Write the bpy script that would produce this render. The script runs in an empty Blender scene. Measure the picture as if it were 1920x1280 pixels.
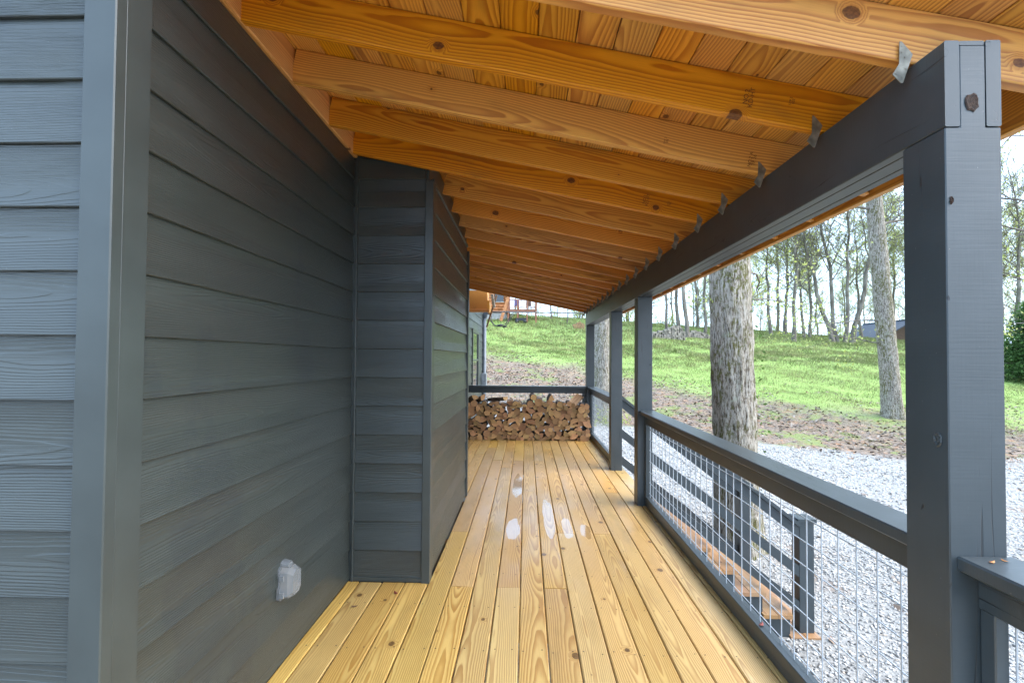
import bpy, math, random
import numpy as np
from mathutils import Matrix, Vector, noise as mn
rnd = random.Random(7)
sc = bpy.context.scene
COL = sc.collection
V = Vector

# ------------------------------------------------------------------ camera
cd = bpy.data.cameras.new('camera'); cam = bpy.data.objects.new('camera', cd); COL.objects.link(cam)
cd.sensor_width = 36; cd.lens = 16.99; cd.clip_start = .02; cd.clip_end = 3000; cd.shift_y = .00646
cam.matrix_world = (Matrix.Translation((0, 0, 1.39)) @ Matrix.Rotation(.0298, 4, 'Z')
                    @ Matrix.Rotation(math.pi/2 + .0216, 4, 'X') @ Matrix.Rotation(.0074, 4, 'Z'))
sc.camera = cam
# ------------------------------------------------------------------ sky and light (bright overcast)
SUN_EL, SUN_AZ = math.radians(42), math.radians(102)      # azimuth clockwise from +Y: over the yard, to the right
w = bpy.data.worlds.new('World'); sc.world = w; w.use_nodes = True
nt = w.node_tree; nt.nodes.clear()
sky = nt.nodes.new('ShaderNodeTexSky'); sky.sky_type = 'NISHITA'; sky.sun_disc = False
sky.sun_elevation = SUN_EL; sky.sun_rotation = SUN_AZ; sky.air_density = 1.0; sky.dust_density = 4.0; sky.ozone_density = 1.0
mixc = nt.nodes.new('ShaderNodeMix'); mixc.data_type = 'RGBA'; mixc.inputs['Factor'].default_value = .62
mixc.inputs['B'].default_value = (4.4, 6.15, 8.6, 1)        # the even grey cloud layer over the blue
bg = nt.nodes.new('ShaderNodeBackground'); bg.inputs['Strength'].default_value = .15
wo = nt.nodes.new('ShaderNodeOutputWorld')
nt.links.new(sky.outputs[0], mixc.inputs['A']); nt.links.new(mixc.outputs['Result'], bg.inputs[0]); nt.links.new(bg.outputs[0], wo.inputs[0])
sl = bpy.data.lights.new('sun', 'SUN'); sl.energy = 1.1; sl.angle = math.radians(60); sl.color = (1, .98, .95)
so = bpy.data.objects.new('sun', sl); COL.objects.link(so)
sd = V((math.sin(SUN_AZ)*math.cos(SUN_EL), math.cos(SUN_AZ)*math.cos(SUN_EL), math.sin(SUN_EL)))
so.rotation_euler = sd.to_track_quat('Z', 'Y').to_euler(); so.location = sd*50
vs = sc.view_settings; vs.view_transform = 'Standard'; vs.look = 'None'; vs.gamma = 1; vs.use_curve_mapping = False
vs.exposure = 1.95
sc.cycles.use_adaptive_sampling = True; sc.cycles.adaptive_threshold = .02; sc.cycles.max_bounces = 8; sc.cycles.diffuse_bounces = 6; sc.cycles.glossy_bounces = 3; sc.cycles.transparent_max_bounces = 8

# ------------------------------------------------------------------ node helper
class N:
    def __init__(s, name):
        s.m = bpy.data.materials.new(name); s.m.use_nodes = True; s.t = s.m.node_tree; s.t.nodes.clear()
        s.out = s.n('OutputMaterial'); s.b = s.n('BsdfPrincipled'); s.l(s.b.outputs[0], s.out.inputs[0])
    def n(s, typ, **k):
        x = s.t.nodes.new('ShaderNode'+typ)
        for a, b in k.items(): setattr(x, a, b)
        return x
    def l(s, a, b): s.t.links.new(a, b)
    def put(s, v, sock):
        if hasattr(v, 'is_output'): s.l(v, sock)
        else: sock.default_value = v
    def math(s, op, a, b=None, c=None, clamp=False):
        x = s.n('Math', operation=op); x.use_clamp = clamp
        for i, v in enumerate((a, b, c)):
            if v is not None: s.put(v, x.inputs[i])
        return x.outputs[0]
    def vm(s, op, a, b=None, scale=None):
        x = s.n('VectorMath', operation=op); s.put(a, x.inputs[0])
        if b is not None: s.put(b, x.inputs[1])
        if scale is not None: s.put(scale, x.inputs['Scale'])
        return x.outputs['Value' if op in ('LENGTH', 'DISTANCE', 'DOT_PRODUCT') else 'Vector']
    def sep(s, v):
        x = s.n('SeparateXYZ'); s.l(v, x.inputs[0]); return x.outputs
    def comb(s, a, b, c):
        x = s.n('CombineXYZ')
        for i, v in enumerate((a, b, c)): s.put(v, x.inputs[i])
        return x.outputs[0]
    def noise(s, vec, scale, detail=3, rough=.5, dist=0):
        x = s.n('TexNoise'); s.l(vec, x.inputs['Vector']); x.inputs['Scale'].default_value = scale
        x.inputs['Detail'].default_value = detail; x.inputs['Roughness'].default_value = rough; x.inputs['Distortion'].default_value = dist
        return x.outputs
    def step(s, v, a, b, x0=0., x1=1.):
        x = s.n('MapRange', interpolation_type='SMOOTHSTEP'); s.l(v, x.inputs['Value'])
        for k, q in zip(('From Min', 'From Max', 'To Min', 'To Max'), (a, b, x0, x1)): s.put(q, x.inputs[k])
        return x.outputs[0]
    def mix(s, f, a, b, mode='MIX'):
        x = s.n('Mix', data_type='RGBA', blend_type=mode); s.put(f, x.inputs['Factor'])
        for k, v in (('A', a), ('B', b)):
            if isinstance(v, tuple): v = (*v[:3], 1)
            s.put(v, x.inputs[k])
        return x.outputs['Result']
    def ramp(s, v, stops):
        x = s.n('ValToRGB'); s.l(v, x.inputs[0]); e = x.color_ramp.elements
        while len(e) < len(stops): e.new(.5)
        for el, (p, c) in zip(e, stops): el.position = p; el.color = (*c, 1)
        return x.outputs[0]
    def bump(s, h, dist=.002, strength=1.):
        x = s.n('Bump'); x.inputs['Distance'].default_value = dist; x.inputs['Strength'].default_value = strength
        s.l(h, x.inputs['Height']); s.l(x.outputs[0], s.b.inputs['Normal'])
    def fin(s, col=None, rough=None, spec=None, metal=None):
        if col is not None: s.put((*col, 1) if isinstance(col, tuple) else col, s.b.inputs['Base Color'])
        if rough is not None: s.put(rough, s.b.inputs['Roughness'])
        if spec is not None: s.put(spec, s.b.inputs['Specular IOR Level'])
        if metal is not None: s.put(metal, s.b.inputs['Metallic'])
        return s.m
    def objp(s): return s.n('TexCoord').outputs['Object']
    def pos(s): return s.n('NewGeometry').outputs['Position']
    def island(s): return s.n('NewGeometry').outputs['Random Per Island']
    def rand3(s):
        r = s.n('ObjectInfo').outputs['Random']; x = s.n('TexWhiteNoise', noise_dimensions='1D'); s.l(r, x.inputs['W'])
        return s.sep(x.outputs['Color'])

def rings(q, freq, knots=True, wander=.05, depth=(.02, .09)):
    """growth rings of a sawn board: local X along the grain, XY the wide face. returns late-wood profile, knot mask, knot halo, randoms"""
    r3 = q.rand3(); p = q.sep(q.objp())
    xx = q.math('ADD', p[0], q.math('MULTIPLY', r3[0], 60))
    pv = q.comb(xx, q.math('ADD', p[1], q.math('MULTIPLY', r3[2], 9)), p[2])
    lo = q.noise(q.comb(q.math('MULTIPLY', xx, .55), q.math('MULTIPLY', r3[1], 20), 0.), 1., 2)
    los = q.sep(lo['Color'])
    fine = q.noise(q.vm('MULTIPLY', pv, (2.2, 9, 9)), 1., 3, .55)['Fac']
    oy = q.math('ADD', q.math('MULTIPLY', q.math('SUBTRACT', r3[1], .5), .16), q.math('MULTIPLY', q.math('SUBTRACT', los[0], .5), wander*2))
    oz = q.math('ADD', q.math('ADD', q.math('MULTIPLY', r3[2], depth[1]-depth[0]), depth[0]), q.math('MULTIPLY', q.math('SUBTRACT', los[1], .5), wander*2.4))
    r = q.vm('LENGTH', q.comb(0., q.math('ADD', p[1], oy), q.math('ADD', p[2], oz)))
    r = q.math('ADD', r, q.math('MULTIPLY', fine, .016))
    mask = halo = None
    if knots:
        ks = (1.7, 5.5, 0)
        vv = q.vm('MULTIPLY', pv, ks)
        vo = q.n('TexVoronoi', voronoi_dimensions='2D'); q.l(vv, vo.inputs['Vector']); vo.inputs['Scale'].default_value = 1
        diff = q.vm('DIVIDE', q.vm('SUBTRACT', vo.outputs['Position'], vv), (ks[0]*1.35, ks[1], 1))
        ds = q.sep(diff); dk = q.vm('LENGTH', q.comb(ds[0], ds[1], 0.))
        dk = q.math('ADD', dk, q.math('MULTIPLY', q.math('SUBTRACT', q.noise(pv, 90, 2)['Fac'], .5), .006))
        kc = q.sep(vo.outputs['Color'])
        rk = q.math('MULTIPLY', q.math('SUBTRACT', kc[0], .40), .030)         # below zero: no knot in this cell
        mask = q.step(q.math('SUBTRACT', dk, rk), -.0005, .0025, 1., 0.)
        has = q.step(rk, 0., .004)
        halo = q.math('MULTIPLY', q.step(q.math('SUBTRACT', dk, rk), 0., .022, 1., 0.), has)
        r = q.math('ADD', r, q.math('MULTIPLY', halo, q.math('MULTIPLY', rk, 1.6)))
    f = q.math('FRACT', q.math('MULTIPLY', r, freq))
    prof = q.math('MULTIPLY', q.step(f, .12, .86), q.step(f, .88, 1., 1., 0.))
    return prof, mask, halo, r3, pv, p

def wood(name, light, dark, knot, freq=150, wander=.05, depth=(.02, .09), rough=.5, bumpd=.0006, stain=(.12, .1, .08), stain_amt=.35, wet=False, contrast=.8):
    q = N(name); prof, km, kh, r3, pv, p = rings(q, freq, True, wander, depth)
    amt = q.math('MULTIPLY', prof, q.math('MULTIPLY_ADD', q.noise(q.vm('MULTIPLY', pv, (1.2, 5, 5)), 1., 2)['Fac'], .9, contrast-.45))
    c = q.mix(amt, light, dark)
    fib = q.noise(q.vm('MULTIPLY', pv, (14, 420, 420)), 1., 2)['Fac']
    c = q.mix(.45, c, q.mix(fib, (.62, .6, .58), (1.25, 1.22, 1.2)), 'MULTIPLY')
    hs = q.n('HueSaturation'); q.l(c, hs.inputs['Color'])
    q.put(q.math('MULTIPLY_ADD', r3[0], .26, .87), hs.inputs['Value']); q.put(q.math('MULTIPLY_ADD', r3[1], .012, .494), hs.inputs['Hue'])
    q.put(q.math('MULTIPLY_ADD', r3[2], .16, .90), hs.inputs['Saturation'])
    c = hs.outputs[0]
    sm = q.math('MULTIPLY', q.step(q.noise(q.vm('MULTIPLY', pv, (1.1, 5, 5)), 1., 4, .6)['Fac'], .53, .72), stain_amt)
    sm = q.math('MULTIPLY', sm, q.math('MULTIPLY_ADD', q.noise(q.vm('MULTIPLY', pv, (30, 120, 120)), 1., 2)['Fac'], 1.2, .3))
    c = q.mix(sm, c, stain)
    c = q.mix(q.math('MULTIPLY', kh, .35), c, dark)
    c = q.mix(q.math('MULTIPLY', km, q.math('MULTIPLY_ADD', q.noise(pv, 120, 2)['Fac'], .6, .5), clamp=True), c, knot)
    rg = rough
    if wet:
        wn = q.noise(q.vm('ADD', q.vm('MULTIPLY', q.pos(), (3.6, 1.2, 1)), q.comb(q.math('MULTIPLY', r3[0], 7), r3[1], 0.)), 1., 3)['Fac']
        q.put(q.step(wn, .66, .74, 0., .8), q.b.inputs['Coat Weight']); q.b.inputs['Coat Roughness'].default_value = .16; q.b.inputs['Coat IOR'].default_value = 1.33
        rg = q.step(wn, .40, .62, rough, .30)
        c = q.mix(q.step(wn, .45, .65, 0., .15), c, q.mix(1., c, (.78, .70, .6), 'MULTIPLY'))
    h = q.math('ADD', q.math('MULTIPLY', prof, .6), q.math('MULTIPLY', fib, .4))
    q.bump(h, bumpd)
    return q.fin(c, rg, .5)

SLATE = (.040, .049, .047)
def paint_siding():
    q = N('slate_paint_embossed_siding'); prof, km, kh, r3, pv, p = rings(q, 150, False, .05, (.0, .05))
    fib = q.noise(q.vm('MULTIPLY', pv, (7, 260, 30)), 1., 2)['Fac']
    blot = q.noise(q.vm('MULTIPLY', pv, (1.5, 12, 4)), 1., 3)['Fac']
    c = q.mix(q.step(blot, .3, .75), (.034, .041, .038), (.043, .051, .047))
    # lap marks where the paint went on twice, dry dust streaks
    lap = q.step(q.noise(q.vm('MULTIPLY', q.pos(), (1, 1.6, .7)), 1., 5, .7)['Fac'], .545, .575)
    lap = q.math('MULTIPLY', lap, q.step(fib, .35, .6))
    c = q.mix(q.math('MULTIPLY', lap, .7), c, (.027, .033, .036))
    dust = q.step(q.noise(q.pos(), 260, 2)['Fac'], .755, .80)
    c = q.mix(q.math('MULTIPLY', dust, .5), c, (.3, .31, .3))
    h = q.math('ADD', q.math('MULTIPLY', prof, .6), q.math('MULTIPLY', fib, .6))
    q.bump(h, .0018, .8)
    return q.fin(c, q.math('MULTIPLY_ADD', blot, .16, .24), .55)
def paint_post(name='slate_paint_rough_sawn', rough=.42):
    q = N(name); p = q.objp(); r3 = q.rand3()
    pv = q.vm('ADD', p, q.comb(q.math('MULTIPLY', r3[0], 30), r3[1], r3[2]))
    saw = q.noise(q.vm('MULTIPLY', pv, (190, 5, 5)), 1., 2)['Fac']
    fib = q.noise(q.vm('MULTIPLY', pv, (7, 150, 150)), 1., 3)['Fac']
    blot = q.noise(pv, 6, 4)['Fac']
    c = q.mix(q.step(blot, .3, .75), (.037, .047, .051), (.046, .057, .062))
    nick = q.step(q.noise(q.vm('MULTIPLY', pv, (90, 150, 150)), 1., 2)['Fac'], .765, .79)
    c = q.mix(q.math('MULTIPLY', nick, .55), c, (.26, .25, .22))
    hole = q.step(q.noise(q.vm('MULTIPLY', pv, (14, 26, 26)), 1., 2)['Fac'], .76, .79)
    c = q.mix(hole, c, (.012, .012, .014))
    ck = q.math('ABSOLUTE', q.math('SUBTRACT', q.noise(q.vm('MULTIPLY', pv, (.9, 22, 22)), 1., 2)['Fac'], .5))
    ck = q.math('MULTIPLY', q.step(ck, .003, .009, 1., 0.), q.step(q.noise(q.vm('MULTIPLY', pv, (1.6, 9, 9)), 1., 2)['Fac'], .52, .58))
    c = q.mix(q.math('MULTIPLY', ck, .8), c, (.012, .014, .015))
    h = q.math('ADD', q.math('MULTIPLY', saw, .55), q.math('SUBTRACT', q.math('MULTIPLY', fib, .2), q.math('ADD', hole, q.math('MULTIPLY', ck, 1.5))))
    q.bump(h, .0010, .55)
    return q.fin(c, rough, .5)
def plain(name, col, rough=.5, metal=0., var=.25, scale=8, bumpd=0):
    q = N(name); p = q.objp(); n = q.noise(p, scale, 4)['Fac']
    lo = tuple(c*(1-var) for c in col); hi = tuple(min(1, c*(1+var)) for c in col)
    if bumpd: q.bump(q.noise(p, scale*6, 3)['Fac'], bumpd)
    return q.fin(q.mix(q.step(n, .25, .75), lo, hi), rough, .5, metal)

M = {}
M['deck'] = wood('wet_treated_pine', (.65, .435, .148), (.40, .205, .05), (.07, .03, .012), 118, .07, (.015, .08), .46, .0005, (.16, .11, .04), .30, wet=True)
M['rafter'] = wood('golden_pine_rafter', (.69, .325, .045), (.40, .125, .012), (.055, .012, .005), 105, .08, (.01, .08), .52, .0005, (.07, .05, .025), .45)
M['roofb'] = wood('orange_pine_sheathing', (.68, .33, .045), (.36, .115, .011), (.05, .012, .005), 88, .11, (.0, .06), .5, .0006, (.06, .045, .02), .4, contrast=.78)
M['ledger'] = wood('pale_pine_ledger', (.68, .39, .15), (.48, .23, .07), (.08, .02, .008), 140, rough=.55)
M['tread'] = wood('wet_orange_tread', (.40, .235, .11), (.26, .125, .045), (.06, .02, .01), 120, rough=.4)
M['siding'] = paint_siding(); M['post'] = paint_post(); M['rail'] = paint_post('slate_paint_rail', .33)
M['trim'] = plain('slate_paint_smooth_trim', SLATE, .36, 0, .12, 5, .0004)
M['galv'] = plain('weathered_galvanised_steel', (.25, .235, .19), .5, .6, .45, 30)
M['wire'] = plain('grey_coated_wire', (.44, .49, .54), .4, .3, .12, 4)
M['dark'] = plain('black_plastic', (.015, .015, .017), .45)
M['grey'] = plain('grey_conduit_paint', (.14, .16, .18), .45)
M['metalroof'] = plain('charcoal_metal_roofing', (.05, .055, .06), .4, .3)
M['knotwood'] = plain('bare_knot_wood', (.035, .016, .008), .85, 0, .6, 90, .002)
M['ink'] = plain('stamp_ink', (.13, .055, .016), .8)
M['screw'] = plain('tan_deck_screw', (.09, .07, .045), .5, .5)
q = N('clear_outlet_plastic')
q.b.inputs['Transmission Weight'].default_value = .6; q.b.inputs['IOR'].default_value = 1.3
M['clear'] = q.fin((.36, .385, .40), .14)
q = N('window_glass'); M['glass'] = q.fin((.02, .025, .03), .04, .8)
q = N('rain_water'); q.t.nodes.remove(q.b)
fr = q.n('Fresnel'); fr.inputs[0].default_value = 1.6; gl = q.n('BsdfGlossy'); gl.inputs['Roughness'].default_value = .05
tr = q.n('BsdfTransparent'); tr.inputs[0].default_value = (.95, .92, .86, 1); ms = q.n('MixShader')
q.l(q.math('MULTIPLY', fr.outputs[0], q.math('SUBTRACT', 1., q.n('NewGeometry').outputs['Backfacing'])), ms.inputs[0]); q.l(tr.outputs[0], ms.inputs[1]); q.l(gl.outputs[0], ms.inputs[2]); q.l(ms.outputs[0], q.out.inputs[0])
bp = q.n('Bump'); bp.inputs['Distance'].default_value = .0002; q.l(q.noise(q.pos(), 22, 2)['Fac'], bp.inputs['Height']); q.l(bp.outputs[0], gl.inputs['Normal'])
M['water'] = q.m

# ------------------------------------------------------------------ mesh helpers
WM = {}
def mesh(name, vs_, fs, mats=None, mi=None, smooth=False):
    me = bpy.data.meshes.new(name); me.from_pydata([tuple(v) for v in vs_], [], fs); 
    for m in (mats or []): me.materials.append(M[m] if isinstance(m, str) else m)
    if mi is not None: me.polygons.foreach_set('material_index', mi)
    if smooth: me.polygons.foreach_set('use_smooth', [True]*len(me.polygons))
    me.update(); return me
def fastmesh(name, verts, k, mat, smooth=False):
    """verts: (n,k,3) array of separate k-gons"""
    n = verts.shape[0]; me = bpy.data.meshes.new(name); me.vertices.add(n*k); me.loops.add(n*k); me.polygons.add(n)
    me.vertices.foreach_set('co', verts.astype(np.float32).ravel()); me.loops.foreach_set('vertex_index', np.arange(n*k, dtype=np.int32))
    me.polygons.foreach_set('loop_start', np.arange(0, n*k, k, dtype=np.int32))
    me.materials.append(mat); me.update(calc_edges=True); me.validate(); return me
def tag(o, label=None, cat=None, group=None, kind=None):
    if label: o['label'] = label
    if cat: o['category'] = cat
    if group: o['group'] = group
    if kind: o['kind'] = kind
    return o
def thing(name, loc, label, cat, group=None):
    o = bpy.data.objects.new(name, None); COL.objects.link(o); o.location = loc; o.empty_display_size = .1
    WM[o] = Matrix.Translation(loc); return tag(o, label, cat, group)
def put(name, me, parent=None, mat=None):
    mat = mat if mat is not None else Matrix.Identity(4)
    o = bpy.data.objects.new(name, me); COL.objects.link(o); WM[o] = mat.copy()
    if parent: o.parent = parent; o.matrix_basis = WM[parent].inverted() @ mat
    else: o.matrix_basis = mat
    return o
def frame(loc, x=(1, 0, 0), y=(0, 1, 0)):
    x = V(x).normalized(); y = V(y); y = (y - x*y.dot(x)).normalized(); z = x.cross(y)
    m = Matrix((x, y, z)).transposed().to_4x4(); m.translation = V(loc); return m
_bc = {}
def board_mesh(L, W, T, mat, ch=.003, matname=None):
    key = (round(L, 3), round(W, 3), round(T, 3), mat, ch)
    if key in _bc: return _bc[key]
    a, b = W/2, T/2; c = min(ch, a*.5, b*.5)
    prof = [(-a+c, -b), (a-c, -b), (a, -b+c), (a, b-c), (a-c, b), (-a+c, b), (-a, b-c), (-a, -b+c)]
    vs_ = [(x, y, z) for x in (-L/2, L/2) for y, z in prof]
    fs = [(i, (i+1) % 8, (i+1) % 8+8, i+8) for i in range(8)] + [tuple(range(7, -1, -1)), tuple(range(8, 16))]
    fs = [tuple(reversed(f)) for f in fs]
    _bc[key] = me = mesh('board', vs_, fs, [mat]); 
    return me
def board(name, p0, p1, W, T, up, mat, parent=None, ch=.003):
    """board from p0 to p1 (centre line); 'up' = direction of its width W"""
    p0, p1 = V(p0), V(p1); return put(name, board_mesh((p1-p0).length, W, T, mat, ch), parent, frame((p0+p1)/2, p1-p0, up))
def box(name, lo, hi, mat, parent=None, ch=.003):
    lo, hi = V(lo), V(hi); s = hi-lo; ax = sorted(range(3), key=lambda i: -s[i])
    e = [V((1, 0, 0)), V((0, 1, 0)), V((0, 0, 1))]
    return put(name, board_mesh(s[ax[0]], s[ax[1]], s[ax[2]], mat, ch), parent, frame((lo+hi)/2, e[ax[0]], e[ax[1]]))
def prism(poly, axis_lo, axis_hi, plane):
    """poly in 2D extruded; plane 'xz' extrudes along y, 'yz' along x, 'xy' along z"""
    n = len(poly); f = {'xz': lambda a, b, t: (a, t, b), 'yz': lambda a, b, t: (t, a, b), 'xy': lambda a, b, t: (a, b, t)}[plane]
    vs_ = [f(a, b, t) for t in (axis_lo, axis_hi) for a, b in poly]
    return vs_, [(i, (i+1) % n, (i+1) % n+n, i+n) for i in range(n)] + [tuple(range(n-1, -1, -1)), tuple(range(n, 2*n))]
def fixn(me):
    import bmesh
    bm = bmesh.new(); bm.from_mesh(me); bmesh.ops.recalc_face_normals(bm, faces=bm.faces); bm.to_mesh(me); bm.free(); return me
def tube(pts, rad, sides, vs_, fs, cap=False):
    base = len(vs_); n = len(pts)
    for i, p in enumerate(pts):
        p = V(p); d = (V(pts[min(i+1, n-1)]) - V(pts[max(i-1, 0)])); d = d.normalized() if d.length else V((0, 0, 1))
        u = d.orthogonal().normalized() if i == 0 else (u - d*u.dot(d)).normalized()
        v = d.cross(u); r = rad[i] if hasattr(rad, '__len__') else rad
        for k in range(sides):
            a = 2*math.pi*k/sides; vs_.append(p + (u*math.cos(a) + v*math.sin(a))*r)
    for i in range(n-1):
        for k in range(sides):
            k2 = (k+1) % sides
            fs.append((base+i*sides+k, base+i*sides+k2, base+(i+1)*sides+k2, base+(i+1)*sides+k))
    if cap:
        fs.append(tuple(base+k for k in range(sides-1, -1, -1))); fs.append(tuple(base+(n-1)*sides+k for k in range(sides)))
def tubeobj(name, pts, rad, mat, parent=None, sides=8, smooth=True):
    a, b = [], []; tube(pts, rad, sides, a, b, True); return put(name, mesh(name, a, b, [mat], smooth=smooth), parent)

# ------------------------------------------------------------------ key dimensions (deck top is z = 0)
WX, BX = -1.115, -.625            # long wall, boxed-out wall
BY0, BY1 = 3.03, 4.94
FY = 1.25                       # front wall
PX0, PX1 = 1.065, 1.205          # posts
SLOPE = .2047
def rz(x): return 2.221 - SLOPE*(x-1.065)     # rafter underside

# ------------------------------------------------------------------ ground
def gz(X, Y):
    X = np.asarray(X, float); Y = np.asarray(Y, float)
    zc = 6.75 - .066*np.clip(X, -30, 75)
    sl_ = (zc+1.15)/44.
    t = np.minimum(Y, 59.)-15.5
    ramp = .5*(t+np.sqrt(t*t+9.))
    z = -1.28 + .022*np.clip(Y-8, 0, 12) + sl_*ramp
    over = np.maximum(Y-58., 0)
    z = z - .13*np.minimum(over, 90) + .0*over
    z = z + .10*np.sin(X*.35+1.3)*np.sin(Y*.28)*np.clip((Y-12)/10, 0, 1) + .02*np.sin(X*1.7)*np.sin(Y*1.3+.5)
    return z
def g1(x, y): return float(gz(x, y))
def grid_axis(a, b, fine0, fine1, fs_, cs_):
    return np.concatenate([np.linspace(a, fine0, cs_, endpoint=False), np.arange(fine0, fine1, fs_), np.linspace(fine1, b, cs_)])
gx = grid_axis(-700, 700, -6, 60, .5, 24); gy = grid_axis(-300, 900, -2, 70, .5, 24)
GX, GY = np.meshgrid(gx, gy); GZ = gz(GX, GY)
nx, ny = len(gx), len(gy); idx = np.arange(nx*ny).reshape(ny, nx)
quads = np.stack([idx[:-1, :-1], idx[:-1, 1:], idx[1:, 1:], idx[1:, :-1]], -1).reshape(-1, 4)
q = N('ground_gravel_clay_grass'); P = q.pos(); ps = q.sep(P)
nb = q.math('MULTIPLY', q.math('SUBTRACT', q.noise(P, .35, 5, .6)['Fac'], .5), 9)
nb2 = q.math('MULTIPLY', q.math('SUBTRACT', q.noise(P, .9, 4, .6)['Fac'], .5), 3.2)
yb = q.math('MAXIMUM', q.math('MULTIPLY_ADD', ps[0], -.9, 28), 17.5)
gm = q.step(q.math('ADD', q.math('SUBTRACT', ps[1], yb), nb), -2.2, 2.)
yg = q.math('MAXIMUM', q.math('MULTIPLY_ADD', ps[0], -.6, 18.3), 12.6)
vm_ = q.step(q.math('ADD', q.math('SUBTRACT', ps[1], yg), nb2), -.4, .5, 1., 0.)
clay = q.ramp(q.noise(P, 3.5, 6, .7)['Fac'], [(.3, (.12, .09, .07)), (.44, (.19, .145, .105)), (.55, (.23, .16, .105)), (.66, (.36, .17, .07)), (.78, (.24, .22, .17))])
spk = q.noise(P, 16, 5, .8)['Fac']; clay = q.mix(q.step(spk, .50, .60, 0., .8), clay, (.10, .075, .06)); clay = q.mix(q.step(spk, .40, .47, .7, 0.), clay, (.33, .28, .24))
clay = q.mix(q.math('MULTIPLY', q.step(q.noise(q.vm('ADD', P, (9., 2., 0.)), .8, 5, .7)['Fac'], .50, .60), .75), clay, (.17, .22, .06))
soil = q.ramp(q.noise(P, 1.1, 5, .65)['Fac'], [(.28, (.13, .17, .045)), (.5, (.2, .29, .07)), (.7, (.25, .34, .10))])
grav = q.ramp(q.noise(P, 30, 4, .7)['Fac'], [(.3, (.13, .126, .117)), (.5, (.28, .27, .25)), (.7, (.40, .385, .36))])
dirtpatch = q.step(q.noise(q.vm('ADD', P, (3.1, 7.7, 0)), .55, 4, .6)['Fac'], .62, .7)
grav = q.mix(q.math('MULTIPLY', dirtpatch, .7), grav, (.2, .14, .1))
c = q.mix(gm, clay, soil); c = q.mix(vm_, c, grav)
q.bump(q.noise(P, 14, 6, .7)['Fac'], .05, .6)
M['ground'] = q.fin(c, .85, .2)
gme = mesh('ground', np.stack([GX, GY, GZ], -1).reshape(-1, 3), [tuple(int(i) for i in f) for f in quads], ['ground'], smooth=True)
tag(put('ground', gme), 'sloping yard of pale gravel, red clay and spring grass rising to a crest', 'ground', kind='structure')
rng = np.random.default_rng(3)
def pn(x, y, s, seed=0.):   # cheap smooth noise for scattering
    return (np.sin(x*s+seed)*np.cos(y*s*1.3+seed*2)+np.sin(x*s*2.3+y*s*1.1+seed*3)*.6+np.sin(y*s*3.1-x*s*1.7+seed)*.4)/2.
def grass_edge(x): return np.maximum(28-.9*x, 17.5)
def gravel_edge(x): return np.maximum(18.3-.6*x, 12.6)

# gravel stones
def stones(n, xr, yr, size, seed):
    r = np.random.default_rng(seed)
    x = r.uniform(*xr, n); y = r.uniform(*yr, n)
    keep = (y < gravel_edge(x)+pn(x, y, 1.2)*.7) & (x < 1.15*y+3.2) & (x > .10*y+.1) & (x > 1.24) & ~((x > 1.25) & (x < 2.9) & (y > 4.75) & (y < 6.25) & (r.random(n) < .7))
    x, y = x[keep], y[keep]; n = len(x); s = size*r.uniform(.55, 1.5, n)
    base = np.array([(1, 0, 0), (-1, 0, 0), (0, 1, 0), (0, -1, 0), (0, 0, 1), (0, 0, -1)], float)
    fc = [(0, 2, 4), (2, 1, 4), (1, 3, 4), (3, 0, 4), (2, 0, 5), (1, 2, 5), (3, 1, 5), (0, 3, 5)]
    v = base[None]*(1+r.uniform(-.4, .4, (n, 6, 1))) + r.uniform(-.3, .3, (n, 6, 3))
    v *= s[:, None, None]*np.stack([r.uniform(.7, 1.3, n), r.uniform(.7, 1.2, n), r.uniform(.4, .8, n)], -1)[:, None]
    a = r.uniform(0, 6.28, n); ca, sa = np.cos(a)[:, None], np.sin(a)[:, None]
    vx = v[..., 0]*ca - v[..., 1]*sa; vy = v[..., 0]*sa + v[..., 1]*ca
    z0 = gz(x, y)
    v = np.stack([vx+x[:, None], vy+y[:, None], v[..., 2]+z0[:, None]+.2*s[:, None]], -1)
    F = (np.array(fc)[None]+(np.arange(n)*6)[:, None, None]).reshape(-1, 3)
    return v.reshape(-1, 3), F
va, fa = stones(60000, (1.2, 10.5), (1.0, 8.5), .0145, 1); vb, fb = stones(42000, (1.2, 17), (8.0, 19), .021, 2)
vv = np.concatenate([va, vb]); ff = np.concatenate([fa, fb+len(va)])
me = bpy.data.meshes.new('gravel'); n = len(ff)
me.vertices.add(len(vv)); me.vertices.foreach_set('co', vv.astype(np.float32).ravel()); me.loops.add(n*3); me.polygons.add(n)
me.loops.foreach_set('vertex_index', ff.astype(np.int32).ravel()); me.polygons.foreach_set('loop_start', np.arange(0, n*3, 3, dtype=np.int32)); me.update(calc_edges=True)
q = N('crushed_limestone'); i_ = q.island()
M['stone'] = q.fin(q.ramp(i_, [(0., (.095, .091, .084)), (.2, (.26, .25, .235)), (.6, (.48, .46, .43)), (.9, (.66, .64, .60)), (.97, (.46, .38, .30))]), .7)
me.materials.append(M['stone']); tag(put('gravel', me), 'pale crushed stone gravel spread beside the porch', 'gravel', kind='stuff')

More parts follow.
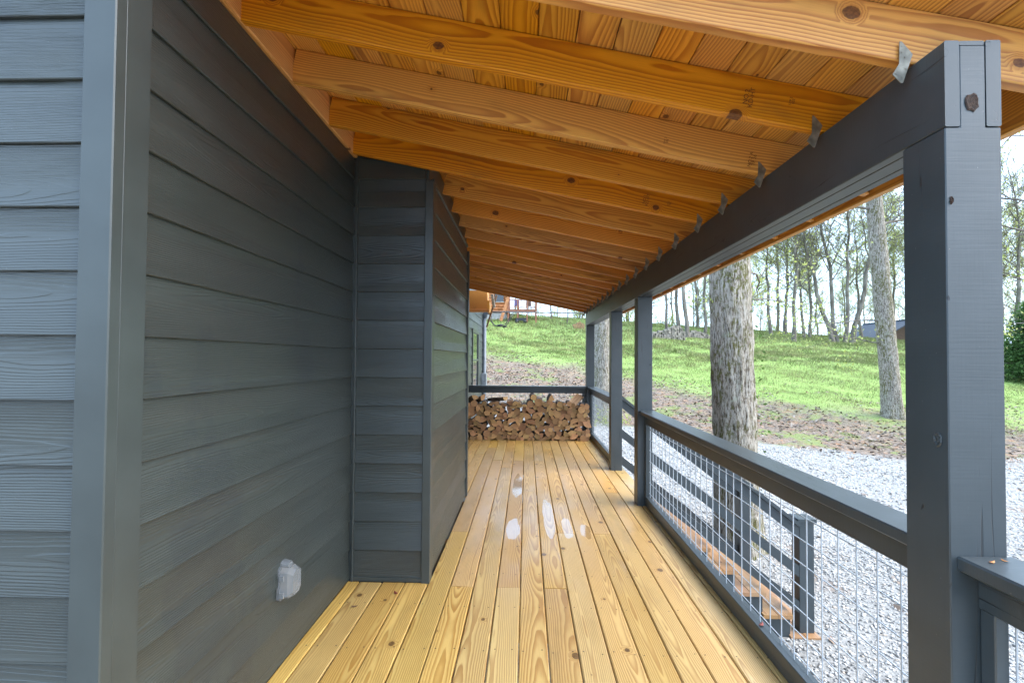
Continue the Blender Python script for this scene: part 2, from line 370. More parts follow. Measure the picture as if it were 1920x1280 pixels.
# leaf litter
def flakes(n, xr, yr, keepf, size, seed, lift=.01):
    r = np.random.default_rng(seed); x = r.uniform(*xr, n); y = r.uniform(*yr, n); k = keepf(x, y, r); x, y = x[k], y[k]; n = len(x)
    s = size*r.uniform(.5, 1.3, n); a = r.uniform(0, 6.28, n); t = r.normal(0, .28, (n, 2))
    loc = np.array([(-1, 0), (-.1, -.55), (1, 0), (.1, .55)])
    lx = loc[None, :, 0]*s[:, None]; ly = loc[None, :, 1]*s[:, None]
    ca, sa = np.cos(a)[:, None], np.sin(a)[:, None]
    dz = lx*np.tan(np.clip(t[:, :1], -1, 1)) + ly*t[:, 1:]
    px, py = lx*ca-ly*sa+x[:, None], lx*sa+ly*ca+y[:, None]
    return np.stack([px, py, gz(x, y)[:, None]+lift+dz+np.abs(s[:, None]*.12)], -1)
def kl(x, y, r):
    vis = (x < 1.12*y) & (x > -.16*y)
    d = (y > gravel_edge(x)-.3+pn(x, y, .9)) & (y < grass_edge(x)+3+4*pn(x, y, .5, 2)); 
    inside = r.random(len(x)) < np.clip(1.15-(y-grass_edge(x)+2)/6, .05, 1)*(.55+.5*pn(x, y, .8, 5))
    stray = (r.random(len(x)) < .035)*(pn(x, y, .7, 9) > .1)
    return vis & ((d & inside) | ((y <= gravel_edge(x)) & (stray > 0) & (x > 1.4)))
lf = flakes(150000, (-5, 34), (2, 34), kl, .058, 5)
q = N('dead_leaves'); i_ = q.island()
M['leaf_dead'] = q.fin(q.ramp(i_, [(0., (.10, .07, .05)), (.3, (.17, .13, .10)), (.6, (.24, .20, .165)), (.82, (.27, .15, .08)), (1., (.32, .29, .25))]), .7, .3)
tag(put('leaf_litter', fastmesh('leaf_litter', lf, 4, M['leaf_dead'])), 'brown dead leaves scattered over the red clay bank', 'leaves', kind='stuff')

# grass blades
def grass(n, xr, yr, seed, hs, ws):
    r = np.random.default_rng(seed); x = r.uniform(*xr, n); y = yr[0]+(yr[1]-yr[0])*r.random(n)**1.25
    e = grass_edge(x); edge = e+pn(x, y, .45, 2)*3.5+pn(x, y, 1.6, 4)*1.8
    dens = np.clip((y-edge+4.5)/8, 0, 1)**1.3*(.6+.5*pn(x, y, .6, 1.)+.25*pn(x, y, 2.1, 3.))
    dens = np.maximum(dens, .09*(pn(x, y, 1.4, 6) > .3)*(y > gravel_edge(x)-1))
    k = (x < 1.12*y) & (x > -.17*y) & (r.random(n) < dens)
    x, y = x[k], y[k]; n = len(x)
    tuft = np.clip(.7+.55*pn(x, y, .8, 1.)+.35*pn(x, y, 2.4, 7.), .25, 1.8)
    h = hs*r.uniform(.5, 1.3, n)*tuft*np.clip((y-grass_edge(x))/14+.55, .5, 1.15); wd = ws*r.uniform(.6, 1.3, n)*np.clip(y/28, .7, 1.8)
    a = r.uniform(0, 6.28, n); l = r.normal(0, .55, (n, 2))*h[:, None]; z = gz(x, y)-.01
    v = np.empty((n, 3, 3)); dx, dy = np.cos(a)*wd/2, np.sin(a)*wd/2
    v[:, 0] = np.stack([x-dx, y-dy, z], -1); v[:, 1] = np.stack([x+dx, y+dy, z], -1); v[:, 2] = np.stack([x+l[:, 0], y+l[:, 1], z+h], -1)
    return v
gv = np.concatenate([grass(330000, (-8, 40), (14, 36), 11, .17, .020), grass(300000, (-12, 66), (30, 61), 12, .22, .028)])
q = N('spring_grass'); i_ = q.island(); big = q.noise(q.pos(), .5, 4, .6)['Fac']
gc = q.ramp(i_, [(0., (.11, .17, .035)), (.5, (.19, .265, .06)), (.85, (.26, .315, .085)), (1., (.33, .31, .15))])
gc = q.mix(q.step(big, .36, .62), q.mix(.6, gc, (.10, .165, .04)), q.mix(.5, gc, (.32, .33, .13)))
gc = q.mix(q.math('MULTIPLY', q.step(q.noise(q.vm('ADD', q.pos(), (4., 8., 0.)), .9, 5, .7)['Fac'], .48, .64), .5), gc, (.32, .30, .15))
gc = q.mix(1., gc, (.86, .80, .86), 'MULTIPLY')
M['grass'] = q.fin(gc, .6, .2)
tag(put('grass', fastmesh('grass', gv, 3, M['grass'])), 'bright green spring grass covering the hillside', 'grass', kind='stuff')

# ------------------------------------------------------------------ house
house = thing('house', (-3.5, 6.5, -1.28), 'house wall in dark slate lap siding along the left of the porch', 'house')
EXP, Z0 = .179, .012
BT = .0125
def lap_wall(p0, p1, ztop, zbot=None, nrm=None, skip=None, EXP=EXP, Z0=Z0):
    """rows of lap siding from p0 to p1 (2D), nrm = outward 2D normal; ztop a function of the 2D point or a number"""
    p0, p1 = V((*p0, 0)), V((*p1, 0)); n = V((*nrm, 0)); L = (p1-p0).length
    k = 0 if zbot is None else int(math.floor((zbot-Z0)/EXP))
    while True:
        z = Z0+EXP*k
        if z > ztop: break
        h = min(EXP+.028, ztop+.03-z); t = BT/EXP
        up = V((0, 0, 1)) - n*t
        mid = (p0+p1)/2 + V((0, 0, z)) + up*(h/2) + n*(BT*1.45)
        x = (p1-p0).normalized()
        if x.cross(V((0, 0, 1))).dot(n) < 0: x = -x
        if not (skip and skip(z, h)):
            put('siding_board', board_mesh(L, h, BT, 'siding', .0022), house, frame(mid, x, up))
        k += 1
CT = .034
# solid wall bodies behind the siding
for lo, hi in (((-6.2, FY, -1.3), (WX, 12.1, 2.86)), ((WX-.05, BY0, -.25), (BX, BY1, 2.70))):
    nmm = put('wall', board_mesh(hi[1]-lo[1], hi[0]-lo[0], hi[2]-lo[2], 'trim', .001), house, frame(((lo[0]+hi[0])/2, (lo[1]+hi[1])/2, (lo[2]+hi[2])/2), (0, 1, 0), (1, 0, 0)))
lap_wall((WX, FY+.088), (WX, BY0-.012), 2.625, nrm=(1, 0))
lap_wall((-5.2, FY), (WX-.051, FY), 2.9, zbot=-1.1, nrm=(0, -1), EXP=.1697, Z0=.083)
lap_wall((WX+.047, BY0), (BX-.018, BY0), 2.62, nrm=(0, -1))
lap_wall((BX, BY0+.062), (BX, BY1-.05), 2.52, nrm=(1, 0))
lap_wall((WX, BY1+.03), (WX, 9.70), 2.56, nrm=(1, 0))
lap_wall((WX, 9.70), (WX, 10.95), 2.50, nrm=(1, 0), skip=lambda z, h: .72 < z+h/2 < 1.97)
lap_wall((WX, 10.95), (WX, 12.02), 2.50, zbot=-.9, nrm=(1, 0))
# corner boards
box('corner_board', (WX-.050, FY-CT-.004, -1.25), (WX+CT+.004, FY-.001, 2.86), 'trim', house)
box('corner_board', (WX+.001, FY, -1.25), (WX+CT, FY+.089, 2.66), 'trim', house)
box('inside_corner_trim', (WX+.001, BY0-.020, 0), (WX+.034, BY0-.002, 2.62), 'trim', house, .002)
box('inside_corner_trim', (WX+.035, BY0-.034, 0), (WX+.046, BY0-.002, 2.62), 'trim', house, .002)
box('corner_board', (BX-.016, BY0-.036, .0), (BX+.036, BY0-.001, 2.50), 'trim', house)
box('corner_board', (BX+.001, BY0, .0), (BX+.033, BY0+.06, 2.50), 'trim', house)
box('corner_board', (BX+.001, BY1-.048, .0), (BX+.034, BY1+.02, 2.48), 'trim', house)
box('corner_board', (BX-.06, BY1+.001, .0), (BX, BY1+.019, 2.48), 'trim', house)
box('corner_board', (WX+.001, 12.03, -1.2), (WX+.033, 12.125, 2.5), 'trim', house)
box('flashing', (WX+.03, BY0-.03, .003), (BX+.0, BY0-.003, .030), 'trim', house, .002)
# window on the far stretch of wall
wn_ = box('window', (WX+.002, 9.74, .74), (WX+.012, 10.92, 1.96), 'dark', house)
for lo, hi in (((WX+.0125, 9.72, .70), (WX+.04, 9.80, 2.0)), ((WX+.0125, 10.86, .70), (WX+.04, 10.94, 2.0)), ((WX+.0125, 9.801, 1.92), (WX+.04, 10.859, 2.0)), ((WX+.0125, 9.801, .70), (WX+.05, 10.859, .78)), ((WX+.0125, 9.801, 1.33), (WX+.035, 10.859, 1.37))):
    box('frame', lo, hi, 'trim', wn_)
box('pane', (WX+.0125, 9.801, .781), (WX+.018, 10.859, 1.919), 'glass', wn_, .001)
# main roof of the house over the wall body
mr = put('roof', board_mesh(11.6, 5.45, .10, 'metalroof'), house, frame((-3.90, 6.75, 2.93), (0, 1, 0), (1, 0, .0)))
# boxed eave beyond the porch roof
box('eave_box', (WX, 9.02, 2.29), (-.74, 9.45, 2.66), 'rafter', house)
box('eave_trim', (WX, 8.985, 2.255), (-.70, 9.019, 2.31), 'rafter', house)
box('eave_fascia', (-.739, 9.021, 2.25), (-.70, 9.45, 2.47), 'rafter', house)

# ------------------------------------------------------------------ deck
deck = thing('porch_deck', (0, 3.5, -.04), 'long porch floor of wet yellow pine boards', 'deck')
DP, DW = .1425, .1372
xs = -.028+.07125
bi = 0
joints = {}
def deck_run(xc, wdt, y0, y1):
    y = y0; global bi
    st = rnd.choice([2.97, 3.90, 2.97, 6.2, 3.90, 5.1]) if y0 < 0 else y0+rnd.uniform(1.6, 3.6)
    cuts = [y0] + [c for c in np.arange(st, y1-.6, 3.66) if c > y0+.5] + [y1]
    for a, b in zip(cuts[:-1], cuts[1:]):
        dz = rnd.uniform(-.0015, .0010); tw = rnd.uniform(-.008, .008)
        put('deck_board', board_mesh(b-a-.003, wdt, .036, 'deck', .005), deck, frame((xc, (a+b)/2, -.018+dz), (rnd.uniform(-.0006, .0006), 1 if rnd.random() < .5 else -1, 0), (1, 0, tw)))
screws = []
for k in range(-8, 9):
    xc = -.028+DP*(k+.5); 
    lo, hi = xc-DW/2, xc+DW/2
    if hi < WX+.02: continue
    if k < -4:          # boards that run into the boxed-out wall
        if lo < WX+.012: lo = WX+.012; xc2 = (lo+hi)/2
        else: xc2 = xc
        hi2 = hi
        deck_run(xc2, hi2-lo, -1.6, BY0-.028); 
        deck_run(xc2, hi2-lo, BY1+.026, 8.78)
    else: deck_run(xc, DW, -1.6, 8.78)
    for jy in np.arange(.30, 8.7, .4064):
        if k < -4 and BY0-.05 < jy < BY1+.05: continue
        for o in (-.045, .045): screws.append((xc+o+rnd.uniform(-.006, .006), jy+rnd.uniform(-.012, .012)))
sv, sf = [], []
for x, y in screws:
    b = len(sv); r_ = .0042
    for i in range(6): sv.append((x+r_*math.cos(i*1.047), y+r_*math.sin(i*1.047), .0012))
    sf.append(tuple(range(b, b+6)))
o = put('deck_screws', mesh('deck_screws', sv, sf, ['screw']), deck); o['kind'] = 'stuff'
box('rim_board', (1.215, -1.6, -.235), (1.253, 8.78, -.005), 'rail', deck)
box('rim_board', (WX+.02, 8.785, -.235), (1.253, 8.823, -.04), 'rail', deck)
for jy in np.arange(-1.2, 8.7, 1.0): box('joist', (-1.0, jy, -.235), (1.214, jy+.038, -.040), 'ledger', deck)
for py in (1.325, 3.0, 4.73, 6.18, 8.6): box('support_post', (1.06, py-.07, -1.5), (1.20, py+.07, -.237), 'post', deck)
# puddles of rain lying on the boards
def puddle(cx, cy, ax, ay, seed, label):
    r = random.Random(seed); n = 26; pts = []
    lo = -.028+DP*math.floor((cx+.028)/DP)+.006; hi = lo+DW-.008
    for i in range(n):
        a = 2*math.pi*i/n; f = 1+.28*mn.noise(V((math.cos(a)*1.4+seed, math.sin(a)*1.4, 0)))+r.uniform(-.05, .05)
        pts.append((min(max(cx+ax*f*math.cos(a), lo), hi), cy+ay*f*math.sin(a)))
    v_, f_ = [(a, b, .0022) for a, b in pts], [tuple(range(n))]
    tag(put('puddle', mesh('puddle', v_, f_, ['water'])), label, 'puddle', 'rain puddles on the porch boards')
pl = [(.205, 4.30, .056, .50, 'longest bright rain puddle along one board mid porch'),
      (-.10, 3.98, .050, .26, 'oval rain puddle left of the longest puddle'),
      (.345, 4.02, .046, .24, 'faint rain puddle right of the longest puddle'),
      (-.085, 5.35, .052, .50, 'far long rain puddle left of centre beyond the oval one'),
      (.49, 3.95, .04, .17, 'small rain puddle at the right, nearest the railing')]
for i, (a, b, c_, d_, lb) in enumerate(pl): puddle(a, b, c_, d_, i+1, lb)

# ------------------------------------------------------------------ porch roof
roof = thing('porch_roof', (0, 5, 2.0), 'lean-to porch roof of orange pine rafters, plank sheathing and dark beam', 'roof')
RD = .155; EX = 1.53; LX = WX+.030
RY0, RYE = 1.20, 8.80
rdir = V((EX-LX, 0, rz(EX)-rz(LX))); 
def rafter_mesh(x0, x1):
    z0 = rz(x0); L = math.hypot(x1-x0, rz(x1)-z0); return L
nr = 19
def tie_mesh():
    vs_, fs = [], []
    def plate(poly, plane, t0, t1):
        a, b = prism(poly, t0, t1, plane); base = len(vs_); vs_.extend(a); fs.extend([tuple(i+base for i in f) for f in b])
    plate([(-.036, .056), (-.031, .056), (-.001, .020), (-.028, -.060), (-.034, -.060), (-.056, -.036), (-.038, -.006)], 'xz', -.0035, -.0012)
    for hx, hz in ((-.022, .012), (-.030, .026), (-.030, .044), (-.046, -.034), (-.030, -.044), (-.020, -.02)):
        plate([(hx+.0035*math.cos(i*1.047), hz+.0035*math.sin(i*1.047)) for i in range(6)], 'xz', -.0048, -.0036)
    return fixn(mesh('hurricane_tie', vs_, fs, ['galv']))
tme = tie_mesh()
def stamp_mesh(txt, size):
    cu = bpy.data.curves.new('stamp', 'FONT'); cu.body = txt; cu.size = size; cu.align_x = 'CENTER'; cu.space_line = .8
    ob = bpy.data.objects.new('stamp_tmp', cu); COL.objects.link(ob)
    dg = bpy.context.evaluated_depsgraph_get(); me = bpy.data.meshes.new_from_object(ob.evaluated_get(dg)); COL.objects.unlink(ob); bpy.data.objects.remove(ob)
    me.materials.clear(); me.materials.append(M['ink']); return me
st1 = stamp_mesh('NO.2\nKD-HT', .024); st2 = stamp_mesh('SYP 2\n002', .013); st3 = stamp_mesh('NO.2 A\nTP 26', .021)
rafters = []
for k in range(nr):
    y = 1.358+.4085*k
    if k == 4: y = 2.950
    x0 = LX if not (BY0-.06 < y+.02 < BY1) else max(LX, BX+.022)
    if BY0-.06 < y+.02 < BY1+.04: x0 = BX+.037
    if k == 4: x0 = LX
    x1 = EX-.002
    a, b = V((x0, y+.019, rz(x0)+RD/2)), V((x1, y+.019, rz(x1)+RD/2))
    flip = k % 2
    if flip: a, b = b, a
    ra = put('rafter', board_mesh((b-a).length, RD*math.cos(math.atan(SLOPE)), .038, 'rafter', .003), roof, frame((a+b)/2+V((0, rnd.uniform(-.004, .004), 0)), b-a, (0, 0, 1)))
    rafters.append((ra, y))
    put('hurricane_tie', tme, ra, frame((PX0, y-.002, rz(PX0)-.001)))
def stamp(k, me, X, dz, rot=True):
    y = rafters[k][1]; d = V((1, 0, -SLOPE)).normalized(); u = V((SLOPE, 0, 1)).normalized()
    fr_ = frame((X, y-.0062, rz(X)+dz), u if rot else d, -d if rot else u)
    put('grade_stamp', me, rafters[k][0], fr_)
stamp(1, st1, .80, .07); stamp(1, st2, .955, .085); stamp(2, st3, 1.0, .05); stamp(2, st2, .62, .06); stamp(4, st1, .72, .07); stamp(4, st2, .86, .075)
# sheathing planks across the rafters
pt = .020; pw = .1415; x = EX+.02; zoff = RD/math.cos(0)+pt/2
u = V((1, 0, -SLOPE)).normalized()
s = 0.; LT = (EX+.03-(WX+.002))/u.x
while s < LT:
    wd_ = min(pw-.003, LT-s)
    if wd_ < .03: break
    X = EX+.03-(s+wd_/2)*u.x
    Zc = rz(X)+RD+.0115+rnd.uniform(0, .0012)
    ycuts = [RY0] + ([rnd.choice([3.7, 4.5, 5.3])] if rnd.random() < .7 else [2.9, 6.1]) + [RYE]
    for a, b in zip(ycuts[:-1], ycuts[1:]):
        put('roof_plank', board_mesh(b-a-.002, wd_, pt, 'roofb', .003), roof, frame((X, (a+b)/2, Zc), (0, 1 if rnd.random() < .5 else -1, 0), u))
    s += pw
put('light_block_sheet', board_mesh(RYE-RY0+.06, LT+.06, .012, 'metalroof', .002), roof, frame(((WX+EX)/2+.015, (RY0+RYE)/2, rz((WX+EX)/2+.015)+RD+.036), (0, 1, 0), u))  # unseen sheet added over the planks to stop light leaking through their gaps
for a, b in ((RY0+.05, 4.9), (4.9, RYE)):
    board('fascia', (EX+.019, a, rz(EX)+.078), (EX+.019, b-.002, rz(EX)+.078), .165, .036, (0, 0, 1), 'rafter', roof)
# ledger in two plies, upper part of the wall
for a, b in ((FY+.0, BY0-.002), (BY1+.024, RYE)):
    board('ledger', (WX+.0155, a, rz(LX)+.080), (WX+.0155, b, rz(LX)+.080), .158, .028, (0, 0, 1), 'ledger', roof)
# beam: three plies
BZ0, BZ1 = 1.99, 2.212
def beam_ply(x0, x1, y0, y1, z0=BZ0, z1=BZ1):
    return board('beam_ply', ((x0+x1)/2, y0, (z0+z1)/2), ((x0+x1)/2, y1, (z0+z1)/2), z1-z0, x1-x0, (0, 0, 1), 'post', roof, .003)
for x0, x1, cuts in ((PX0, PX0+.037, (1.2535, 4.73, 8.745)), (PX1-.037, PX1, (1.2535, 6.18, 8.745))):
    for a, b in zip(cuts[:-1], cuts[1:]): beam_ply(x0, x1, a, b-.001)
for a, b in ((1.397, 4.659), (4.801, 6.109), (6.251, 8.599)): beam_ply(PX0+.0385, PX1-.0385, a, b)

# ------------------------------------------------------------------ posts
plabels = ['thick slate post nearest the camera with notched top and knot', 'second slate porch post, at the near side of the stair opening',
           'third slate porch post, at the far side of the stair opening', 'farthest slate porch post, at the corner by the firewood']
def porch_post(y0, label):
    t = thing('porch_post', (PX0+.07, y0+.07, -.04), label, 'post', 'slate posts along the porch edge')
    prof = [(PX0, -.02), (PX1, -.02), (PX1, BZ0-.002), (PX1-.038, BZ0-.002), (PX1-.038, BZ1-.012), (PX0+.038, BZ1-.012), (PX0+.038, BZ0-.002), (PX0, BZ0-.002)]
    prof = [(b, a-(PX0+.07)) for a, b in prof]
    a, b = prism(prof, -.07, .07, 'xy')
    me = fixn(mesh('post_body', a, b, ['post']))
    import bmesh
    bm = bmesh.new(); bm.from_mesh(me); bmesh.ops.bevel(bm, geom=list(bm.edges), offset=.0025, segments=1, affect='EDGES'); bm.to_mesh(me); bm.free()
    put('post_body', me, t, frame((PX0+.07, y0+.07, 0), (0, 0, 1), (1, 0, 0)))
    return t
posts = [porch_post(y, l) for y, l in zip((1.254, 4.66, 6.11, 8.60), plabels)]
# cap strip and knots on the near post
box('top_strip', (PX0+.0385, 1.2555, BZ1-.0115), (PX1-.0385, 1.393, BZ1), 'post', posts[0])
def knot(loc, n, rx, rz_, parent):
    vs_, fs = [], []; n = V(n); nn = 14
    u_ = V((0, 0, 1)); v_ = u_.cross(n)
    rr = random.Random(int(rx*1e5)); js = [1+rr.uniform(-.2, .2) for _ in range(nn)]
    for ring, (s_, dpt) in enumerate(((1.25, .0003), (1., .0022), (.62, .0006), (.3, .0012))):
        for i in range(nn):
            a = 2*math.pi*i/nn; vs_.append(n*(dpt+.0012*rr.random()) + u_*rz_*s_*js[i]*math.sin(a) + v_*rx*s_*js[i]*math.cos(a))
    for rg in range(3):
        for i in range(nn): fs.append((rg*nn+i, rg*nn+(i+1) % nn, (rg+1)*nn+(i+1) % nn, (rg+1)*nn+i))
    fs.append(tuple(3*nn+i for i in range(nn)))
    put('knot', fixn(mesh('knot', vs_, fs, ['knotwood' if rx > .012 or rx < .005 else 'post'])), parent, Matrix.Translation(loc))
knot((1.132, 1.2535, 2.05), (0, -1, 0), .014, .019, posts[0])
knot((1.0645, 1.285, 1.19), (-1, 0, 0), .0115, .017, posts[0])
knot((1.078, 1.2535, 1.80), (0, -1, 0), .0035, .008, posts[0])

# ------------------------------------------------------------------ railings
vw_mesh = {}
def wire_mesh(L):
    k = round(L, 3)
    if k not in vw_mesh:
        a, b = [], []; tube([(-L/2, 0, 0), (L/2, 0, 0)], .0027, 5, a, b); vw_mesh[k] = mesh('wire', a, b, ['wire'], smooth=True)
    return vw_mesh[k]
def railing(p0, p1, inn, label, z0=.012):
    """p0->p1 2D line at the centre of the inner rails, inn = 2D direction to the porch inside"""
    p0, p1 = V((*p0, 0)), V((*p1, 0)); inn = V((*inn, 0)); L = (p1-p0).length; d = (p1-p0)/L; mid = (p0+p1)/2
    t = thing('railing', mid, label, 'railing', 'wire mesh porch railings'); Z = V((0, 0, 1))
    def at(s_, o_, z): return p0+d*s_+inn*o_+Z*z
    board('cap', at(0, -.002, .886), at(L, -.002, .886), .140, .037, inn, 'rail', t, .005)
    board('top_rail', at(.001, 0, .822), at(L-.001, 0, .822), .089, .037, Z, 'rail', t)
    board('bottom_rail', at(.001, 0, z0+.0445), at(L-.001, 0, z0+.0445), .089, .037, Z, 'rail', t)
    board('outer_rail', at(.001, -.046, .836), at(L-.001, -.046, .836), .060, .037, Z, 'rail', t)
    board('outer_rail', at(.001, -.046, z0+.030), at(L-.001, -.046, z0+.030), .06, .037, Z, 'rail', t)
    for s_ in (.0205, L-.0205): board('stile', at(s_, -.001, z0+.0895), at(s_, -.001, .777), .040, .034, d, 'rail', t)
    s_ = .06
    while s_ < L-.04:
        put('wire', wire_mesh(.80), t, frame(at(s_, -.0235, .45), Z, d)); s_ += .1016
    for zz in np.arange(.12, .80, .1016):
        put('wire', wire_mesh(L), t, frame(at(L/2, -.0285, zz), d, Z))
    return t
RX = 1.149
railing((RX, 1.3965), (RX, 4.659), (-1, 0), 'long wire mesh railing between the nearest post and the stair opening')
railing((RX, -1.5), (RX, 1.2525), (-1, 0), 'railing piece in the lower right corner in front of the nearest post')
railing((RX, 6.2515), (RX, 8.599), (-1, 0), 'far side railing between the stair opening and the firewood corner')
railing((PX0-.002, 8.672), (WX+.03, 8.672), (0, -1), 'end railing behind the firewood stack')
board('corner_stile', (1.03, 8.64, .10), (1.03, 8.64, .776), .06, .03, (1, 0, 0), 'rail', bpy.data.objects['railing.003'])

# ------------------------------------------------------------------ stairs
st = thing('staircase', (2.0, 5.5, -1.28), 'short stair of wet orange treads going down to the gravel', 'stairs')
RISE, RUN = .2055, .261
for i in range(1, 7):
    xn = 1.515+RUN*(i-1); zt = -RISE*i
    for j in range(2):
        xa = xn-.287+j*.1445
        box('tread_board', (xa, 4.72, zt-.036), (xa+.1415, 6.30, zt), 'tread', st, .004)
    if i < 6: box('riser', (xn-.030, 4.77, zt-RISE+.002), (xn-.012, 6.25, zt-.037), 'rail', st)
for y in (4.755, 5.5, 6.215):
    pts = [(1.254, -.04)]
    for i in range(1, 7):
        xn = 1.515+RUN*(i-1); zt = -RISE*i-.0375
        pts += [(1.254 if i == 1 else xn-RUN-.031, zt), (xn-.031, zt)]
    pts += [(1.254+RUN*6, -1.36), (2.45, -1.36), (1.254, -.42)]
    pts = [p for n_, p in enumerate(pts) if n_ == 0 or p != pts[n_-1]][1:]
    a, b = prism(pts, y, y+.038, 'xz'); put('stringer', fixn(mesh('stringer', a, b, ['rail'])), st)
def stair_rail(y, x0, label, yn):
    t = thing('stair_railing', (2.0, y, -1.2), label, 'railing', 'sloping stair railings'); NX = 2.655
    def zl(x, z): return z-.765*(x-1.205)
    for z in (.835, .46, .12):
        a, b = V((x0, y, zl(x0, z))), V((NX-.001, y, zl(NX-.001, z)))
        h = .089*math.cos(math.atan(.765))/math.cos(math.atan(.765))
        pv_ = [(a.x, a.z-.055), (b.x, b.z-.055), (b.x, b.z+.055), (a.x, a.z+.055)]
        v_, f_ = prism(pv_, y-.019, y+.019, 'xz'); put('rail', fixn(mesh('rail', v_, f_, ['rail'])), t)
        if z > .8:
            pv_ = [(a.x, a.z+.056), (b.x, b.z+.056), (b.x, b.z+.096), (a.x, a.z+.096)]
            v_, f_ = prism(pv_, y-.045, y+.045, 'xz'); put('handrail_cap', fixn(mesh('handrail_cap', v_, f_, ['rail'])), t)
    nw = box('newel_post', (NX, yn, -1.232), (NX+.14, yn+.14, -.175), 'post', t)
    box('newel_cap', (NX-.018, yn-.018, -.174), (NX+.158, yn+.158, -.140), 'rail', nw, .006)
stair_rail(4.822, 1.10, 'near stair railing with a capped square newel, seen through the mesh', 4.80)
stair_rail(6.18, 1.206, 'far stair railing leading down from the third post', 6.11)

# ------------------------------------------------------------------ outlet cover on the wall
ou = thing('outlet_cover', (WX+.015, 2.185, .38), 'clear plastic weatherproof outlet cover on the slate wall', 'outlet cover')
def rounded(w2, h2, c_): return [(-w2+c_, -h2), (w2-c_, -h2), (w2, -h2+c_), (w2, h2-c_), (w2-c_*1.6, h2), (-w2+c_*1.6, h2), (-w2, h2-c_), (-w2, -h2+c_)]
def loft(sections, matn, name, parent):
    vs_, fs = [], []; n = len(sections[0][0])
    for poly, xx in sections: vs_ += [(WX+xx, 2.185+a*.95, .378+b*.93) for a, b in poly]
    for i in range(len(sections)-1):
        for j in range(n): fs.append((i*n+j, i*n+(j+1) % n, (i+1)*n+(j+1) % n, (i+1)*n+j))
    fs += [tuple(range(n)), tuple((len(sections)-1)*n+i for i in range(n))]
    return put(name, fixn(mesh(name, vs_, fs, [matn])), parent)
loft([(rounded(.058, .080, .012), .016), (rounded(.058, .080, .012), .028)], 'clear', 'base_plate', ou)
loft([(rounded(.054, .074, .014), .0285), (rounded(.050, .070, .016), .060), (rounded(.040, .058, .018), .082)], 'clear', 'bubble_lid', ou)
loft([([(a, b+.084) for a, b in rounded(.028, .014, .007)], .018), ([(a, b+.080) for a, b in rounded(.022, .010, .006)], .052)], 'clear', 'hinge_tab', ou)
for zz in (-.045, .03): box('latch', (WX+.03, 2.124, .38+zz-.012), (WX+.05, 2.131, .38+zz+.012), 'clear', ou, .001)
box('socket_body', (WX+.0165, 2.155, .335), (WX+.0275, 2.215, .425), 'grey', ou)

# ------------------------------------------------------------------ firewood stack
def fire_mats():
    q = N('log_end_grain'); p = q.sep(q.objp()); r3 = q.rand3()
    r = q.vm('LENGTH', q.comb(p[0], 0., p[2])); r = q.math('ADD', r, q.math('MULTIPLY', q.noise(q.objp(), 25, 3)['Fac'], .02))
    f = q.step(q.math('FRACT', q.math('MULTIPLY', r, 110)), .2, .9)
    c = q.mix(q.math('MULTIPLY', f, .5), (.46, .27, .13), (.31, .165, .07))
    c = q.mix(q.step(q.noise(q.objp(), 14, 4)['Fac'], .45, .7, 0., .55), c, (.22, .115, .06))
    hs = q.n('HueSaturation'); q.l(c, hs.inputs['Color']); q.put(q.math('MULTIPLY_ADD', r3[0], .75, .55), hs.inputs['Value']); q.put(q.math('MULTIPLY_ADD', r3[1], .03, .487), hs.inputs['Hue'])
    q.bump(q.noise(q.vm('MULTIPLY', q.objp(), (60, 60, 60)), 1., 3)['Fac'], .003); M['logend'] = q.fin(hs.outputs[0], .6, .3)
    q = N('firewood_bark'); n = q.noise(q.vm('MULTIPLY', q.objp(), (30, 8, 30)), 1., 4)['Fac']
    q.bump(n, .008); M['logbark'] = q.fin(q.ramp(n, [(.3, (.04, .028, .02)), (.5, (.12, .09, .07)), (.7, (.30, .27, .24))]), .8, .2)
    q = N('split_wood_side'); n = q.noise(q.vm('MULTIPLY', q.objp(), (60, 4, 60)), 1., 3)['Fac']
    q.bump(n, .004); M['logside'] = q.fin(q.ramp(n, [(.3, (.22, .12, .06)), (.7, (.42, .27, .15))]), .7, .2)
fire_mats()
